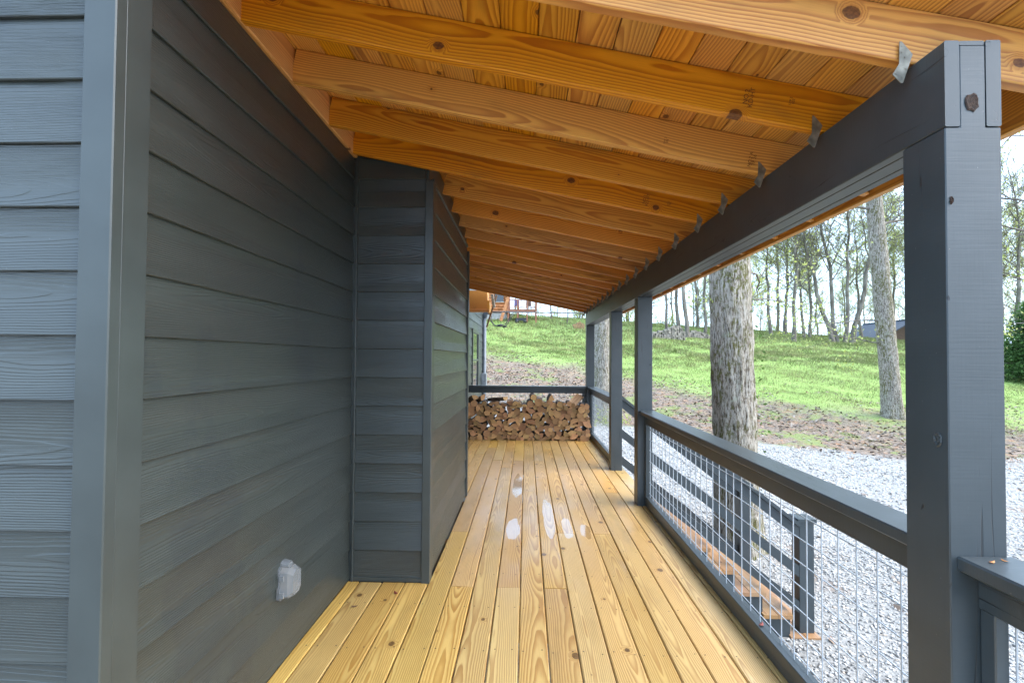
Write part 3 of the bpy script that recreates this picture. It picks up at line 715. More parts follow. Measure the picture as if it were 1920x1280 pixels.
def log_mesh(kind, r, L, seed):
    g = random.Random(seed); arc = []
    if kind == 'round': arc = [(2*math.pi*i/12, r*(1+g.uniform(-.07, .07))) for i in range(12)]; poly = [(q_*math.cos(a), q_*math.sin(a)) for a, q_ in arc]; split = []
    elif kind == 'half':
        R = r*1.28; poly = [(R*math.cos(math.pi*i/8)*(1+g.uniform(-.05, .05)), R*math.sin(math.pi*i/8)*(1+g.uniform(-.08, .05))-.48*R) for i in range(9)]; split = [8]
    else:
        R = r*1.75; a0 = math.radians(g.choice([75, 90, 105])); poly = [(0, 0)]+[(R*math.cos(a0*i/6)*(1+g.uniform(-.05, .05)), R*math.sin(a0*i/6)*(1+g.uniform(-.05, .05))) for i in range(7)]
        mx, my = sum(p[0] for p in poly)/8, sum(p[1] for p in poly)/8; poly = [(a-mx*1.05, b-my*1.05) for a, b in poly]; split = [0, 7]
    ang = g.uniform(0, 6.28) if kind != 'half' else g.choice([0, 3.14, .6, 2.6, 4.4])+g.uniform(-.3, .3)
    ca, sa = math.cos(ang), math.sin(ang); poly = [(a*ca-b*sa, a*sa+b*ca) for a, b in poly]
    n = len(poly); vs_, fs, mi = [], [], []; secs = (-L/2, -L/6, L/6, L/2)
    for y in secs:
        jx, jz = (0, 0) if abs(y) > L*.4 else (g.uniform(-.005, .005), g.uniform(-.005, .005))
        s_ = 1+g.uniform(-.04, .04); tl = g.uniform(-.012, .012)
        vs_ += [(a*s_+jx, y+a*tl*5*(1 if y < 0 else -1)*.4, b*s_+jz) for a, b in poly]
    for k in range(3):
        for i in range(n): fs.append((k*n+i, k*n+(i+1) % n, (k+1)*n+(i+1) % n, (k+1)*n+i)); mi.append(2 if i in split else 1)
    fs += [tuple(range(n)), tuple(3*n+i for i in range(n))]; mi += [0, 0]
    return fixn(mesh('log', vs_, fs, ['logend', 'logbark', 'logside'], mi))
g = random.Random(21); X0, X1, ZT = -1.045, 1.085, .69
placed = []
def drop(r):
    best = None
    cands = [(X0+r, r), (X1-r, r)]
    for i, (x, z, q_) in enumerate(placed):
        if z > .8: continue
        R = r+q_
        if abs(z-r) < R:
            dx = math.sqrt(max(R*R-(r-z)**2, 0)); cands += [(x+dx, r), (x-dx, r)]
        for xx in (X0+r, X1-r):
            if abs(xx-x) < R: cands.append((xx, z+math.sqrt(R*R-(xx-x)**2)))
        for x2, z2, q2 in placed[:i]:
            D = math.hypot(x2-x, z2-z); R2 = r+q2
            if D > R+R2 or D < 1e-6: continue
            a = (R*R-R2*R2+D*D)/(2*D); h2 = R*R-a*a
            if h2 < 0: continue
            h = math.sqrt(h2); ux, uz = (x2-x)/D, (z2-z)/D
            for s_ in (h, -h): cands.append((x+ux*a-uz*s_, z+uz*a+ux*s_))
    for x, z in sorted(cands, key=lambda c_: c_[1]+g.uniform(0, .015)):
        if x-r < X0-1e-6 or x+r > X1+1e-6 or z-r < -1e-6: continue
        if all((x-a)**2+(z-b)**2 >= (r+q_)**2-1e-7 for a, b, q_ in placed):
            return x, z
    return None
fails = 0
while len(placed) < 230:
    r = g.choice([.027, .034, .040, .044, .048, .052, .056])*g.uniform(.9, 1.08)
    c_ = drop(r)
    if c_ is None: break
    if c_[1]+r > ZT+.03*math.sin(c_[0]*4+1):
        fails += 1
        if fails > 30: break
        continue
    placed.append((*c_, r))
ORD = 'first second third fourth fifth sixth seventh eighth ninth tenth eleventh twelfth thirteenth fourteenth fifteenth sixteenth seventeenth eighteenth nineteenth twentieth'.split()
ORD += ['twenty-'+o for o in ORD[:9]] + ['thirtieth'] + ['thirty-'+o for o in ORD[:9]] + ['fortieth'] + ['forty-'+o for o in ORD[:9]] + ['fiftieth'] + ['fifty-'+o for o in ORD[:9]]
kinds = {'round': 'round', 'half': 'half-round split', 'quarter': 'wedge-split'}
for i, (x, z, r) in enumerate(placed):
    kd = g.choice(['round', 'half', 'quarter', 'quarter', 'round'] if r > .040 else ['round', 'round', 'half'])
    L = g.uniform(.33, .38)
    me = log_mesh(kd, r*1.17, L, i)
    M_ = Matrix.Translation((x, 8.24+L/2+g.uniform(0, .045), z+.002)) @ Matrix.Rotation(g.uniform(-.04, .04), 4, 'Z') @ Matrix.Rotation(g.uniform(-.03, .03), 4, 'X')
    row = ORD[min(int(z/.09), 9)]; mates = sorted(a for a, b, _ in placed if int(b/.09) == int(z/.09)); side = ORD[mates.index(x)]
    sz = 'thin' if r < .040 else 'thick'
    tag(put('firewood_log', me, None, M_), f'{sz} {kinds[kd]} firewood log, {row} row up from the floor, {side} from the left', 'firewood log', 'logs of the firewood stack')
# a few logs lying loosely on top
tops = [(-.93, .76, .055, 'quarter', .35, -.25, 'pale split log lying askew on the left end of the stack'), (-.78, .775, .05, 'quarter', .3, -.2, 'second split log askew at the left top of the stack'),
        (-.50, .79, .05, 'half', .9, -.1, 'bark-covered log lying across the stack top near its left end'), (.86, .78, .055, 'half', -.55, .35, 'dark bark log sticking up at the right end of the stack'),
        (.12, .775, .055, 'round', .05, 0, 'single round log on top of the stack centre'), (.40, .765, .06, 'quarter', .05, 0, 'wedge log on top right of the round top log')]
for i, (x, z, r, kd, rzz, rx, lb) in enumerate(tops):
    near = [b+q_ for a, b, q_ in placed if abs(a-x) < q_+r*.7]; z = max(near)+r*.5 if near else z
    tag(put('firewood_log', log_mesh(kd, r, .38, 500+i), None, Matrix.Translation((x, 8.45, z)) @ Matrix.Rotation(rzz, 4, 'Z') @ Matrix.Rotation(rx, 4, 'X')), lb, 'firewood log', 'loose top logs of the firewood stack')

# ------------------------------------------------------------------ service mast, cable, hanging board on the far wall
mast = thing('service_mast', (WX+.07, 12.05, -.9), 'grey electrical conduit mast on the far house corner', 'conduit')
tubeobj('pipe', [(WX+.07, 12.06, -.95), (WX+.07, 12.06, 2.42)], .042, 'grey', mast, 12)
tubeobj('weatherhead', [(WX+.07, 12.06, 2.40), (WX+.08, 12.05, 2.50), (WX+.13, 12.03, 2.55), (WX+.20, 12.02, 2.53), (WX+.22, 12.02, 2.48)], [.05, .06, .075, .06, .04], 'grey', mast, 12)
box('meter_box', (WX+.025, 11.72, .70), (WX+.14, 11.98, 1.02), 'grey', mast)
a_ = V((WX+.2, 12.02, 2.50)); loop = [a_, (WX+.22, 12.0, 2.33), (WX+.30, 12.0, 2.22), (WX+.45, 12.0, 2.20), (WX+.60, 12.0, 2.25), (WX+.68, 12.02, 2.40), (WX+.78, 12.05, 2.54)]
lp = thing('drip_loop', (WX+.5, 12, 2.2), 'black drip loop cables with splice connectors beside the mast', 'cable')
tubeobj('cable', loop, .010, 'dark', lp, 6); tubeobj('cable', [(p[0]+.03, p[1]+.04, p[2]-.02) for p in loop], .008, 'dark', lp, 6)
tubeobj('connector', [(WX+.40, 12.0, 2.205), (WX+.52, 12.0, 2.225)], .026, 'dark', lp, 8); tubeobj('connector', [(WX+.52, 12.05, 2.175), (WX+.62, 12.05, 2.20)], .022, 'dark', lp, 8)
cab = []
key = [(WX+.15, 12.05, 2.56), (2.0, 16.2, 2.92), (5.0, 20, 3.58), (8.6, 25, 4.35), (14.1, 30, 5.43), (23.5, 30.2, 7.35), (34, 30.5, 10.2)]
for i in range(len(key)-1):
    for k in range(6): cab.append(V(key[i]).lerp(V(key[i+1]), k/6))
tag(tubeobj('service_cable', cab+[V(key[-1])], .016, 'dark', None, 6), 'thin black overhead cable running from the house mast across the yard', 'cable')
M['brown'] = plain('weathered_brown_board', (.14, .075, .035), .7)
tag(board('hanging_trim_board', (-.575, 9.25, 2.60), (-.765, 9.25, 1.99), .045, .03, (0, 1, 0), 'brown'), 'loose brown trim board hanging at a slant below the far eave', 'board')
tag(board('gutter_end', (-.66, 9.16, 2.60), (-.62, 9.16, 2.36), .12, .05, (0, 1, 0), 'galv'), 'bent grey gutter end at the far eave behind the hanging board', 'gutter')

# ------------------------------------------------------------------ trees
q = N('oak_bark_lichen'); p = q.objp(); ps = q.sep(p)
rdg = q.noise(q.vm('MULTIPLY', p, (15, 15, 2.6)), 2.6, 5, .7)['Fac']
fine_ = q.noise(q.vm('MULTIPLY', p, (1, 1, .35)), 45, 4, .7)['Fac']
c = q.ramp(rdg, [(.34, (.035, .028, .02)), (.46, (.13, .105, .08)), (.54, (.33, .31, .275)), (.70, (.50, .49, .46))])
c = q.mix(q.step(fine_, .42, .60, 0., .55), c, (.55, .55, .53))
mossm = q.math('MULTIPLY', q.step(q.noise(q.vm('MULTIPLY', p, (1.6, 1.6, .8)), 1.6, 5, .7)['Fac'], .44, .58), q.step(q.noise(p, 20, 3)['Fac'], .40, .56))
mossm = q.math('MULTIPLY', mossm, q.step(rdg, .58, .48)); c = q.mix(q.math('MULTIPLY', mossm, .9), c, (.11, .115, .022))
lich = q.step(q.noise(p, 4.5, 5, .75)['Fac'], .60, .66)
c = q.mix(q.math('MULTIPLY', lich, .5), c, (.40, .45, .37)); c = q.mix(1., c, (.80, .75, .67), 'MULTIPLY')
q.bump(q.math('ADD', rdg, q.math('MULTIPLY', fine_, .35)), .035, .9); M['oak'] = q.fin(c, .85, .2)
q = N('far_bark'); n_ = q.noise(q.vm('MULTIPLY', q.objp(), (3, 3, .8)), 2., 3)['Fac']
M['bark'] = q.fin(q.ramp(n_, [(.3, (.085, .07, .055)), (.7, (.24, .215, .185))]), .9, .1)
def leafmat(name, cols):
    q = N(name); i_ = q.island(); t = q.n('BsdfTranslucent'); m_ = q.n('MixShader'); m_.inputs[0].default_value = .6
    c = q.ramp(i_, [(k/(len(cols)-1), cc) for k, cc in enumerate(cols)]); q.l(c, t.inputs[0])
    q.l(q.b.outputs[0], m_.inputs[1]); q.l(t.outputs[0], m_.inputs[2]); q.l(m_.outputs[0], q.out.inputs[0]); q.fin(c, .6, .2); return q.m
M['leaf'] = leafmat('young_spring_leaves', [(.25, .29, .07), (.38, .42, .13), (.50, .52, .20)])
M['cedar'] = leafmat('cedar_needles', [(.04, .085, .025), (.08, .16, .045), (.14, .24, .08)])
M['vine'] = leafmat('vine_leaves', [(.05, .10, .02), (.12, .20, .05)])
def crown_leaves(pts, size, g, per):
    r = np.random.default_rng(g.randint(0, 9999)); P_ = np.repeat(np.array(pts), per, 0); n = len(P_)
    P_ = P_+r.normal(0, size*2.2, (n, 3)); a = r.normal(0, 1, (n, 3)); a /= np.linalg.norm(a, axis=1)[:, None]; b = np.cross(a, r.normal(0, 1, (n, 3))); b /= np.linalg.norm(b, axis=1)[:, None]
    s = size*r.uniform(.5, 1.3, n)[:, None]
    return np.stack([P_-a*s, P_-b*s*.55, P_+a*s, P_+b*s*.55], 1)
def gen_tree(seed, H, r0, first=.3, nprim=15, lean=(0, 0), leafsize=.07, per=5, up=.75, twigr=.017, leafy=1., flare=1.25, spread=.30):
    g = random.Random(seed); vs_, fs, tips = [], [], []
    n = 12; tr_ = []; x = y = 0.
    for i in range(n+1):
        t = i/n; tr_.append(V((x+lean[0]*t*H, y+lean[1]*t*H, t*H))); x += g.uniform(-.022, .022)*H*.5; y += g.uniform(-.022, .022)*H*.5
    rad = [r0*(flare if i == 0 else 1)*(1-.88*(i/n)**1.1) for i in range(n+1)]
    tube(tr_, rad, 8, vs_, fs)
    def branch(p, d, L, r, lvl):
        k = (5, 4, 3)[lvl]; pts = [p]; dd = d.copy()
        for i in range(k):
            dd = (dd+V((g.uniform(-.28, .28), g.uniform(-.28, .28), g.uniform(-.10, .26)))).normalized(); pts.append(pts[-1]+dd*L/k)
        tube(pts, [max(r*(1-.8*i/k), twigr*.7) for i in range(k+1)], (5, 4, 3)[lvl], vs_, fs)
        if lvl < 2:
            m = (7, 5)[lvl]
            for j in range(m):
                t = (j+1+g.uniform(-.3, .3))/(m+.3)*k; i0 = min(int(t), k-1); bp_ = pts[i0].lerp(pts[i0+1], t-i0)
                nd = (dd*.55+V((g.uniform(-1, 1), g.uniform(-1, 1), g.uniform(-.35, .8)))).normalized()
                branch(bp_, nd, L*g.uniform(.35, .55), max(r*.45, twigr), lvl+1)
        else:
            for p_ in pts[1:]:
                if g.random() < leafy: tips.append(tuple(p_))
    for j in range(nprim):
        t = first+(1-first)*(j+g.uniform(0, 1))/nprim; t = min(t, .985); f = t*n; i0 = min(int(f), n-1); p = tr_[i0].lerp(tr_[i0+1], f-i0)
        a = g.uniform(0, 6.28); L = H*spread*(1.15-.7*t)*g.uniform(.75, 1.25)
        branch(p, V((math.cos(a), math.sin(a), up*g.uniform(.5, 1.5))).normalized(), L, rad[i0]*.42, 0)
    wood_ = mesh('trunk', vs_, fs, ['bark'], smooth=True)
    crown = fastmesh('crown', crown_leaves(tips, leafsize, g, per), 4, M['leaf'])
    return wood_, crown
variants = [gen_tree(100+i, 18, .155+.02*(i % 3), .24+.06*(i % 3), 20, ((i-3)*.02, 0), .075, (1, 2, 3, 2, 4, 1, 2)[i], .8, leafy=(.6, .8, .9, .7, .9, .5, .8)[i]) for i in range(7)]
def far_tree(px, Y, vi, sc_, rot, label, group, lean=0.):
    X = (px-985)/906*Y; z = g1(X, Y)
    if px < 1110: sc_ *= .55
    t = thing('woodland_tree', (X, Y, z-.1), label, 'tree', group); m_ = Matrix.Translation((X, Y, z-.1)) @ Matrix.Rotation(lean, 4, 'Y') @ Matrix.Rotation(rot, 4, 'Z') @ Matrix.Diagonal((sc_, sc_, sc_, 1))
    put('trunk', variants[vi][0], t, m_); put('crown', variants[vi][1], t, m_)
g = random.Random(5)
spec = [(1003, 52, 1, .75, 0), (1032, 55, 2, .8, 0), (1060, 50, 4, .7, 0), (1088, 58, 2, .8, 0),
        (1246, 46, 3, .85, 0), (1268, 50, 2, .9, 0), (1283, 43, 5, 1.0, 0), (1303, 54, 4, .9, 0), (1316, 47, 1, .9, 0),
        (1437, 52, 2, .9, .0), (1462, 55, 4, .9, .05), (1478, 44, 3, 1.05, .0), (1497, 50, 0, .9, -.05), (1507, 52, 1, .9, .03),
        (1549, 45, 5, 1.1, -.22), (1557, 45.5, 0, 1.1, -.05), (1570, 45, 3, 1.15, .0), (1583, 45.5, 5, 1.1, .17), (1601, 56, 2, .9, 0), (1628, 52, 4, .8, 0),
        (1655, 56, 2, .8, 0), (1690, 48, 1, .9, 0), (1740, 50, 2, 1, 0), (1800, 47, 4, 1, 0), (1850, 48, 1, 1, 0), (1893, 44, 5, 1, 0), (1915, 50, 2, .9, 0), (1940, 46, 0, 1, 0)]
places = ['left of the far post', 'left of the big oak', 'right of the big oak', 'in the forked cluster', 'near the dark outbuilding', 'by the right edge']
for i, (px, Y, vi, s_, ln) in enumerate(spec):
    pl_ = places[0 if px < 1100 else 1 if px < 1330 else 2 if px < 1530 else 3 if px < 1590 else 4 if px < 1760 else 5]
    hab = ['bare slender', 'lightly leafed', 'pale green leafed', 'thin budding', 'fully pale green', 'bare grey', 'mid leafed'][vi]
    far_tree(px, Y, vi, s_*g.uniform(.92, 1.08), g.uniform(0, 6.28), f'{hab} crest tree, {ORD[i]} from the left, {pl_}', 'woodland trees on the crest', ln)
for i in range(38):
    px = 960+i*27+g.uniform(-12, 12); Y = g.uniform(62, 92); vi = g.choice([1, 2, 4, 6, 2, 4])
    far_tree(px, Y, vi, g.uniform(.8, 1.15), g.uniform(0, 6.28), f'slim background tree behind the crest trees, {ORD[i]} from the left', 'background trees behind the crest', g.uniform(-.06, .06))

# pale leafy undergrowth behind the crest
def shrub_variant(seed):
    g = random.Random(seed); bv, bf, pts = [], [], []
    for i in range(9):
        a = g.uniform(0, 6.28); d = V((math.cos(a)*.5, math.sin(a)*.5, 1)).normalized(); L = g.uniform(2.2, 4.2)
        tube([V((0, 0, -.3)), d*L*.5+V((g.uniform(-.2, .2), g.uniform(-.2, .2), 0)), d*L], [.05, .03, .012], 4, bv, bf)
        for k in range(26):
            t = g.uniform(.12, 1.); pts.append(tuple(d*L*t+V((g.gauss(0, .5), g.gauss(0, .5), g.gauss(0, .35)))))
    return mesh('stems', bv, bf, ['bark'], smooth=True), fastmesh('leaves', crown_leaves(pts, .085, g, 4), 4, M['leaf'])
shrubs = [shrub_variant(i) for i in (61, 62, 63)]
for i in range(26):
    px = 975+i*38+g.uniform(-14, 14); Y = g.uniform(60.5, 70); X = (px-985)/906*Y; z = g1(X, Y); k = g.uniform(.7, 1.15)
    t = thing('understory_shrub', (X, Y, z), f'pale green undergrowth shrub behind the crest, {ORD[i]} from the left', 'shrub', 'undergrowth behind the crest')
    m_ = Matrix.Translation((X, Y, z)) @ Matrix.Rotation(g.uniform(0, 6), 4, 'Z') @ Matrix.Diagonal((k, k, k, 1))
    put('stems', shrubs[i % 3][0], t, m_); put('leaves', shrubs[i % 3][1], t, m_)
def big_oak(px, Y, r_base, H, lean, label, seed, branches, zb=None):
    X = (px-985)/906*Y; z = g1(X, Y); g = random.Random(seed); t = thing('oak_tree', (X, Y, z), label, 'tree')
    ns, nh = 56, 150; zz = np.concatenate([np.linspace(-.2, 6.5, nh-12), np.linspace(6.7, H, 12)]); vs_ = []
    for h in zz:
        rr = r_base*(1-.25*min(h, 6.5)/6.5*.5)*(1-.8*max(h-6.5, 0)/(H-6.5)) + .22*r_base*math.exp(-max(h, 0)/.35)
        for k in range(ns):
            a = 2*math.pi*k/ns; ca, sa = math.cos(a), math.sin(a)
            rid = mn.noise(V((ca*6.5+seed, sa*6.5, h*1.5)))*.032+mn.noise(V((ca*13+seed, sa*13, h*4.5)))*.018
            but = .10*r_base*math.exp(-max(h, 0)/.5)*math.sin(a*5+seed)
            R = rr+rid*r_base/.33+but; vs_.append((X+lean[0]*h+R*ca, Y+lean[1]*h+R*sa, z+h))
    fs = [(i*ns+k, i*ns+(k+1) % ns, (i+1)*ns+(k+1) % ns, (i+1)*ns+k) for i in range(nh-1) for k in range(ns)]
    me = mesh('trunk', vs_, fs, ['oak'], smooth=True); me.transform(Matrix.Translation((-X, -Y, -z)))
    put('trunk', me, t, Matrix.Translation((X, Y, z)))
    bv, bf, tips = [], [], []
    def br(p, d, L, r, lvl):
        k = 6 if lvl == 0 else 4; pts = [p]; dd = V(d).normalized()
        for i in range(k):
            dd = (dd+V((g.uniform(-.25, .25), g.uniform(-.25, .25), g.uniform(-.18, .16)))).normalized(); pts.append(pts[-1]+dd*L/k)
        tube(pts, [r*(1-.75*i/k) for i in range(k+1)], 6 if lvl == 0 else 4, bv, bf)
        if lvl < 2:
            for j in range(6 if lvl == 0 else 4):
                s_ = g.uniform(.2, 1)*k; i0 = min(int(s_), k-1); bp_ = pts[i0].lerp(pts[i0+1], s_-i0)
                br(bp_, dd*.7+V((g.uniform(-.9, .9), g.uniform(-.9, .9), g.uniform(-.6, .5))), L*g.uniform(.3, .5), r*.42, lvl+1)
        else: tips.extend(tuple(p_) for p_ in pts[1:] if g.random() < .7)
    for h, d, L, r in branches:
        bv.clear(); bf.clear(); br(V((X+lean[0]*h, Y+lean[1]*h, z+h)), d, L, r, 0)
        put('limb', mesh('limb', bv, bf, ['bark'], smooth=True), t)
    if tips:
        put('crown', fastmesh('crown', crown_leaves(tips, .03 if Y < 10 else .05, g, 3), 4, M['leaf']), t)
    return t
oak = big_oak(1376, 6.9, .288, 16, (-.030, 0), 'massive lichen-covered oak trunk just beyond the mesh railing', 3,
        [(3.9, (1, .7, .2), 2.6, .02), (3.5, (1, .9, .0), 2.2, .015), (5.2, (1, .2, .3), 4, .05), (6, (.7, 1, .4), 4, .06), (7.5, (-1, .5, .5), 4, .07), (8, (1, -.5, .6), 4, .08), (9.5, (0, -1, .6), 4, .07), (10.5, (.3, 1, .8), 4, .07)])
big_oak(1128, 17.0, .30, 17, (-.004, 0), 'pale grey trunk standing behind the farthest porch post', 8, [(6, (1, .3, .4), 4, .06), (8, (-1, .3, .5), 4, .07), (10, (0, 1, .6), 4, .07), (11, (.5, -1, .6), 4, .07)])
big_oak(1656, 17.6, .30, 18, (-.078, 0), 'leaning mossy tree trunk right of the mesh railing, left of the nearest post', 14,
        [(3.4, (-1, -.2, .02), 3.6, .03), (2.6, (-1, .1, .05), 3.0, .022), (7.4, (-1, -.3, .15), 5, .05), (8.6, (-1, .3, .25), 5, .05), (6.8, (1, .2, .3), 4, .05), (9.0, (1, -.4, .4), 4.5, .05), (10, (0, 1, .5), 4, .06), (11, (-.4, -1, .6), 4, .06)])
big_oak(1985, 15, .30, 16, (-.02, 0), 'tree at the right edge whose thin limbs reach into view', 19, [(4.5, (-1, .2, .25), 3.6, .03), (6, (-1, -.1, .3), 3.8, .035), (7, (-1, .4, .5), 3.8, .04), (3.4, (-1, .5, .1), 2.8, .02)])
# vine shoots on the oak's right flank
g = random.Random(9); vp = []
ox, oy_ = (1374-985)/906*6.9, 6.9
for i in range(70):
    h = g.uniform(1.2, 3.6); vp.append((ox-.03*h+.29+g.uniform(-.01, .06), oy_-.10+g.uniform(-.06, .06), g1(ox, oy_)+h))
vm2 = thing('climbing_vine', (ox+.33, oy_-.1, g1(ox, oy_)), 'small leafy vine climbing the right flank of the massive oak', 'vine')
put('leaves', fastmesh('leaves', crown_leaves(vp, .032, g, 1), 4, M['vine']), vm2)
tubeobj('stem', [(ox+.285-.03*h+.01*math.sin(h*9), oy_-.06, g1(ox, oy_)+h) for h in np.linspace(0, 3.6, 24)], .007, 'bark', vm2, 5)
# weeds at foot of the grey trunk
wx, wy = (1128-985)/906*17-.1, 16.3
wp = [(wx+g.uniform(-.7, .7), wy+g.uniform(-.3, .3), g1(wx, wy)+abs(g.gauss(0, .22))) for _ in range(160)]
wt = thing('weed_clump', (wx, wy, g1(wx, wy)), 'clump of green weeds at the foot of the pale grey trunk', 'weeds')
put('leaves', fastmesh('leaves', crown_leaves(wp, .055, g, 2), 4, M['leaf']), wt)
# cedar bush at the right edge
def cedar(X, Y, H, R, label, seed):
    g = random.Random(seed); z = g1(X, Y); t = thing('cedar_tree', (X, Y, z), label, 'tree'); bv, bf, pts = [], [], []
    tube([(X, Y, z-.2), (X, Y, z+H*.5), (X, Y, z+H)], [.12, .07, .01], 7, bv, bf)
    for i in range(150):
        t_ = (i+.5)/150; h = H*(.03+.95*t_); L = R*(1-t_)**.8*g.uniform(.65, 1.15); a = i*2.399; d = V((math.cos(a), math.sin(a), g.uniform(-.15, .3)))
        tube([V((X, Y, z+h)), V((X, Y, z+h))+d*L], [.02, .005], 3, bv, bf)
        for k in range(int(8+L*16)):
            s_ = g.uniform(.25, 1.05)*L; pts.append(tuple(V((X, Y, z+h))+d*s_+V((g.gauss(0, .1), g.gauss(0, .1), g.gauss(-.02, .08)))))
    put('trunk', mesh('trunk', bv, bf, ['bark'], smooth=True), t); put('crown', fastmesh('crown', crown_leaves(pts, .07, g, 5), 4, M['cedar']), t)
cedar(25.9, 25.5, 4.2, 2.2, 'dark green cedar bush at the right edge of the grass', 4)
cedar(30.5, 29, 3.0, 1.7, 'second cedar bush half hidden behind the first', 6)

# ------------------------------------------------------------------ log cabin on the crest
M['cabinlog'] = plain('orange_cabin_logs', (.42, .17, .065), .6, 0, .3, 3)
M['cabindk'] = plain('stained_deck_wood', (.26, .10, .05), .6); M['stonef'] = plain('pale_foundation_block', (.36, .34, .31), .8, 0, .2, 4)
M['blue'] = plain('blue_cloth', (.03, .08, .30), .7); M['roofred'] = plain('brown_shingle', (.09, .06, .05), .8)
CY = 50.; cz = g1(-3.5, CY)
cabin = thing('log_cabin', (-5, CY+3, cz), 'orange log cabin with a railed deck up on the crest', 'cabin')
box('foundation', (-11, CY+.1, cz-1.2), (-2.15, CY+6, cz+.75), 'stonef', cabin)
for k in range(11):
    z = cz+.90+k*.29
    for nm, a, b in (('wall_log', (-11.2, CY+.1, z), (-1.95, CY+.1, z)), ('wall_log', (-2.1, CY-.15, z+.1), (-2.1, CY+6.2, z+.1))):
        tubeobj(nm, [a, b], .155, 'cabinlog', cabin, 10)
box('wall', (-11, CY+.12, cz+.7), (-2.12, CY+6, cz+4.0), 'cabindk', cabin)
for xa in (-3.3, -6.): 
    wv = box('window', (xa, CY-.10, cz+1.9), (xa+.9, CY-.02, cz+3.2), 'glass', cabin); box('frame', (xa-.08, CY-.12, cz+1.82), (xa+.98, CY-.101, cz+1.90), 'stonef', wv)
for s_ in (-1, 1):
    rf = put('roof', board_mesh(11, 4.3, .15, 'roofred'), cabin, frame((-6.3, CY+3+s_*1.95, cz+4.75), (1, 0, 0), (0, s_, -.45)))
# its deck
dz_ = cz+1.0
for k in range(10): box('deck_plank', (-1.9, CY-1.2+k*.3, dz_-.06), (1.0, CY-1.2+k*.3+.28, dz_), 'cabindk', cabin)
box('rim', (-1.9, CY-1.26, dz_-.32), (1.0, CY-1.21, dz_-.061), 'cabindk', cabin)
for x_ in (-1.85, -.9, .05, .95):
    for y_ in (CY-1.3, CY+1.7): box('deck_post', (x_-.07, y_-.07, cz-.9), (x_+.07, y_+.07, dz_+(2.6 if x_ < -1 or x_ > .9 else .95)), 'cabindk', cabin)
for zz in (.9, .12): box('rail', (-1.8, CY-1.34, dz_+zz), (.9, CY-1.28, dz_+zz+.09), 'cabindk', cabin)
for k in range(22): box('baluster', (-1.75+k*.12, CY-1.325, dz_+.21), (-1.75+k*.12+.04, CY-1.29, dz_+.9), 'cabindk', cabin, .001)
board('stair_stringer', (-2.6, CY-1.5, cz-.2), (-1.6, CY-1.5, dz_+1.9), .3, .06, (1, 0, 0), 'cabinlog', cabin)
def chair(X, Y, Z, mat, label):
    t = thing('deck_chair', (X, Y, Z), label, 'chair')
    box('seat', (X-.25, Y-.25, Z+.40), (X+.25, Y+.25, Z+.45), mat, t); box('backrest', (X-.25, Y+.2, Z+.46), (X+.25, Y+.26, Z+1.05), mat, t)
    for a in (-.22, .22):
        for b in (-.22, .22): box('leg', (X+a-.02, Y+b-.02, Z), (X+a+.02, Y+b+.02, Z+.399), 'dark', t)
chair(-1.0, CY-.5, dz_, 'blue', 'blue deck chair on the log cabin deck'); chair(.2, CY-.4, dz_, 'dark', 'dark deck chair on the log cabin deck')
gr_ = thing('garden_cart', (-.55, CY-2.2, g1(-.55, CY-2.2)), 'dark low cart parked below the cabin deck', 'cart')
box('tray', (-1.1, CY-2.5, g1(-.5, CY-2.2)+.25), (0., CY-1.9, g1(-.5, CY-2.2)+.5), 'dark', gr_)
for a in (-.95, -.15): tubeobj('wheel', [(a, CY-2.55, g1(-.5, CY-2.2)+.16), (a, CY-2.47, g1(-.5, CY-2.2)+.16)], .18, 'dark', gr_, 12)

# far firewood ricks on the crest
def rick(px0, px1, Y, h, label, seed, mats=('logbark', 'logside')):
    g = random.Random(seed); xa, xb = (px0-985)/906*Y, (px1-985)/906*Y; vs_, fs, mi = [], [], []
    t = xa
    while t < xb:
        z = 0; hh = h*(.8+.25*math.sin(t*2.1+seed))*min(1, (t-xa+.3)/.6, (xb-t+.3)/.6)
        while z < hh:
            r = g.uniform(.06, .11); b = len(fs); gzv = g1(t, Y)
            p = V((t+g.uniform(-.04, .04), Y+g.uniform(-.05, .05), gzv+z+r)); tube([p, p+V((g.uniform(-.04, .04), .45, g.uniform(-.03, .03)))], r, 6, vs_, fs, True)
            mi += [0 if g.random() < .6 else 1]*(len(fs)-b); mi[-2:] = [1, 1]; z += r*1.75
        t += g.uniform(.13, .19)
    o = put('far_firewood_rick', mesh('rick', vs_, fs, mats, mi)); tag(o, label, 'woodpile', 'far firewood ricks', kind='stuff')
M['greywood'] = plain('weathered_grey_wood', (.13, .11, .095), .8, 0, .5, 3); M['greywood2'] = plain('weathered_cut_ends', (.26, .22, .18), .8, 0, .4, 3)
rick(1216, 1282, 40, 1.0, 'grey firewood rick at the crest left of the big oak', 1, ('greywood', 'greywood2'))
rick(1286, 1330, 43, .55, 'low grey firewood rick half hidden by the big oak', 2, ('greywood', 'greywood2'))
rick(1074, 1094, 46, .6, 'small brown firewood heap at the crest by the far corner post', 3, ('logbark', 'logside'))

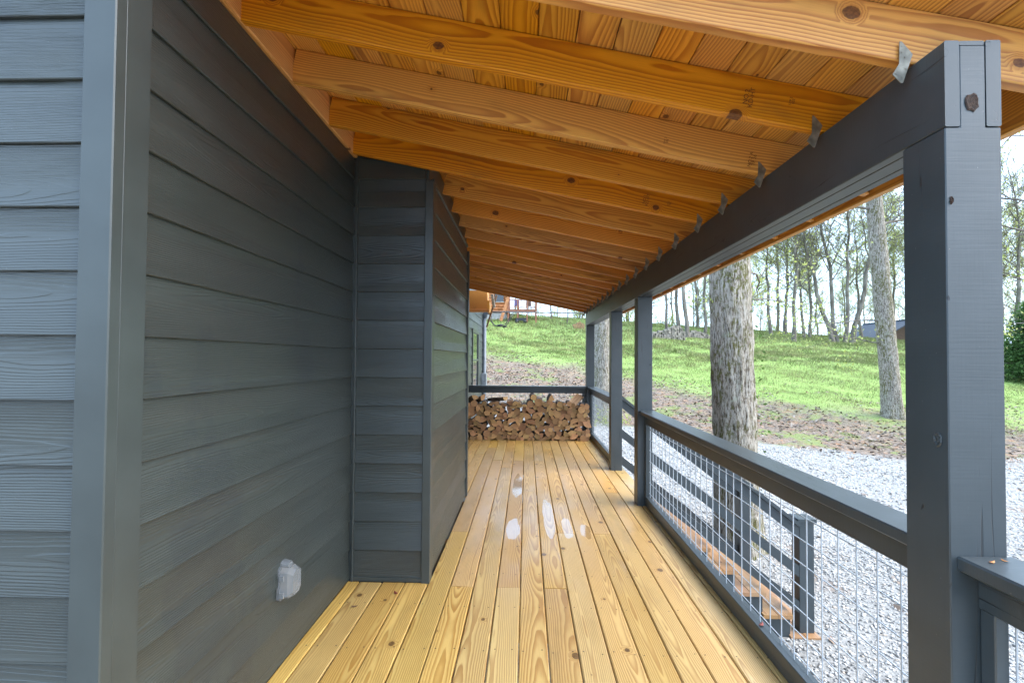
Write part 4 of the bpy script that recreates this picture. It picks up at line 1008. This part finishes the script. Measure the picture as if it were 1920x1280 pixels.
# dark roofed outbuilding on the right
OX, OY = 44.2, 57.; oz = g1(OX, 55)-1.6
ob = thing('outbuilding', (OX, OY, oz), 'outbuilding with a dark blue grey pitched roof behind the crest', 'building')
M['oroof'] = plain('blue_grey_metal_roof', (.045, .055, .075), .65, 0.); M['brwall'] = plain('brown_plank_wall', (.10, .06, .04), .8)
a, b = prism([(OX-3.6, oz-.5), (OX+3.6, oz-.5), (OX+3.6, oz+2.1), (OX, oz+4.2), (OX-3.6, oz+2.1)], OY, OY+7, 'xz'); put('wall', fixn(mesh('wall', a, b, ['brwall'])), ob)
for s_ in (-1, 1): put('roof', board_mesh(8.4, 5.1, .12, 'oroof'), ob, frame((OX+s_*2.05, OY+3.4, oz+3.12), (0, 1, 0), (s_, 0, -.585)))

# ------------------------------------------------------------------ a few fallen leaves
def fallen_leaf(x, y, z, rot, size, col, label):
    v_ = [(-1, 0, .25), (-.3, -.42, .05), (.45, -.34, .02), (1, 0, .3), (.45, .34, .02), (-.3, .42, .05), (0, 0, .12), (-1.4, 0, .2)]
    f_ = [(0, 1, 6), (1, 2, 6), (2, 3, 6), (3, 4, 6), (4, 5, 6), (5, 0, 6)]
    if col not in M: M[col] = plain(col, {'orange_leaf': (.42, .16, .035), 'red_leaf': (.22, .045, .03), 'brown_leaf': (.14, .08, .045)}[col], .6)
    o = put('fallen_leaf', mesh('fallen_leaf', [tuple(c_*size for c_ in p_) for p_ in v_], f_, [col]), None, Matrix.Translation((x, y, z)) @ Matrix.Rotation(rot, 4, 'Z'))
    tag(o, label, 'leaf', 'fallen leaves on the porch')
fallen_leaf(1.13, 1.215, .906, .4, .011, 'orange_leaf', 'orange leaf scrap on the rail cap against the nearest post')
fallen_leaf(1.17, 1.225, .906, 1.8, .009, 'orange_leaf', 'smaller orange leaf scrap on the rail cap beside the nearest post')
fallen_leaf(1.155, 2.42, .104, .9, .022, 'red_leaf', 'dark red leaf caught on the bottom rail of the long mesh railing')
fallen_leaf(-.76, 2.86, .003, 2.2, .024, 'red_leaf', 'reddish leaf on the deck just in front of the boxed-out wall')
fallen_leaf(1.07, 2.02, .003, 1.1, .016, 'orange_leaf', 'small orange leaf on the deck at the foot of the mesh railing')
fallen_leaf(-.95, 2.70, .003, .2, .020, 'brown_leaf', 'brown leaf on the deck in the corner by the boxed-out wall')
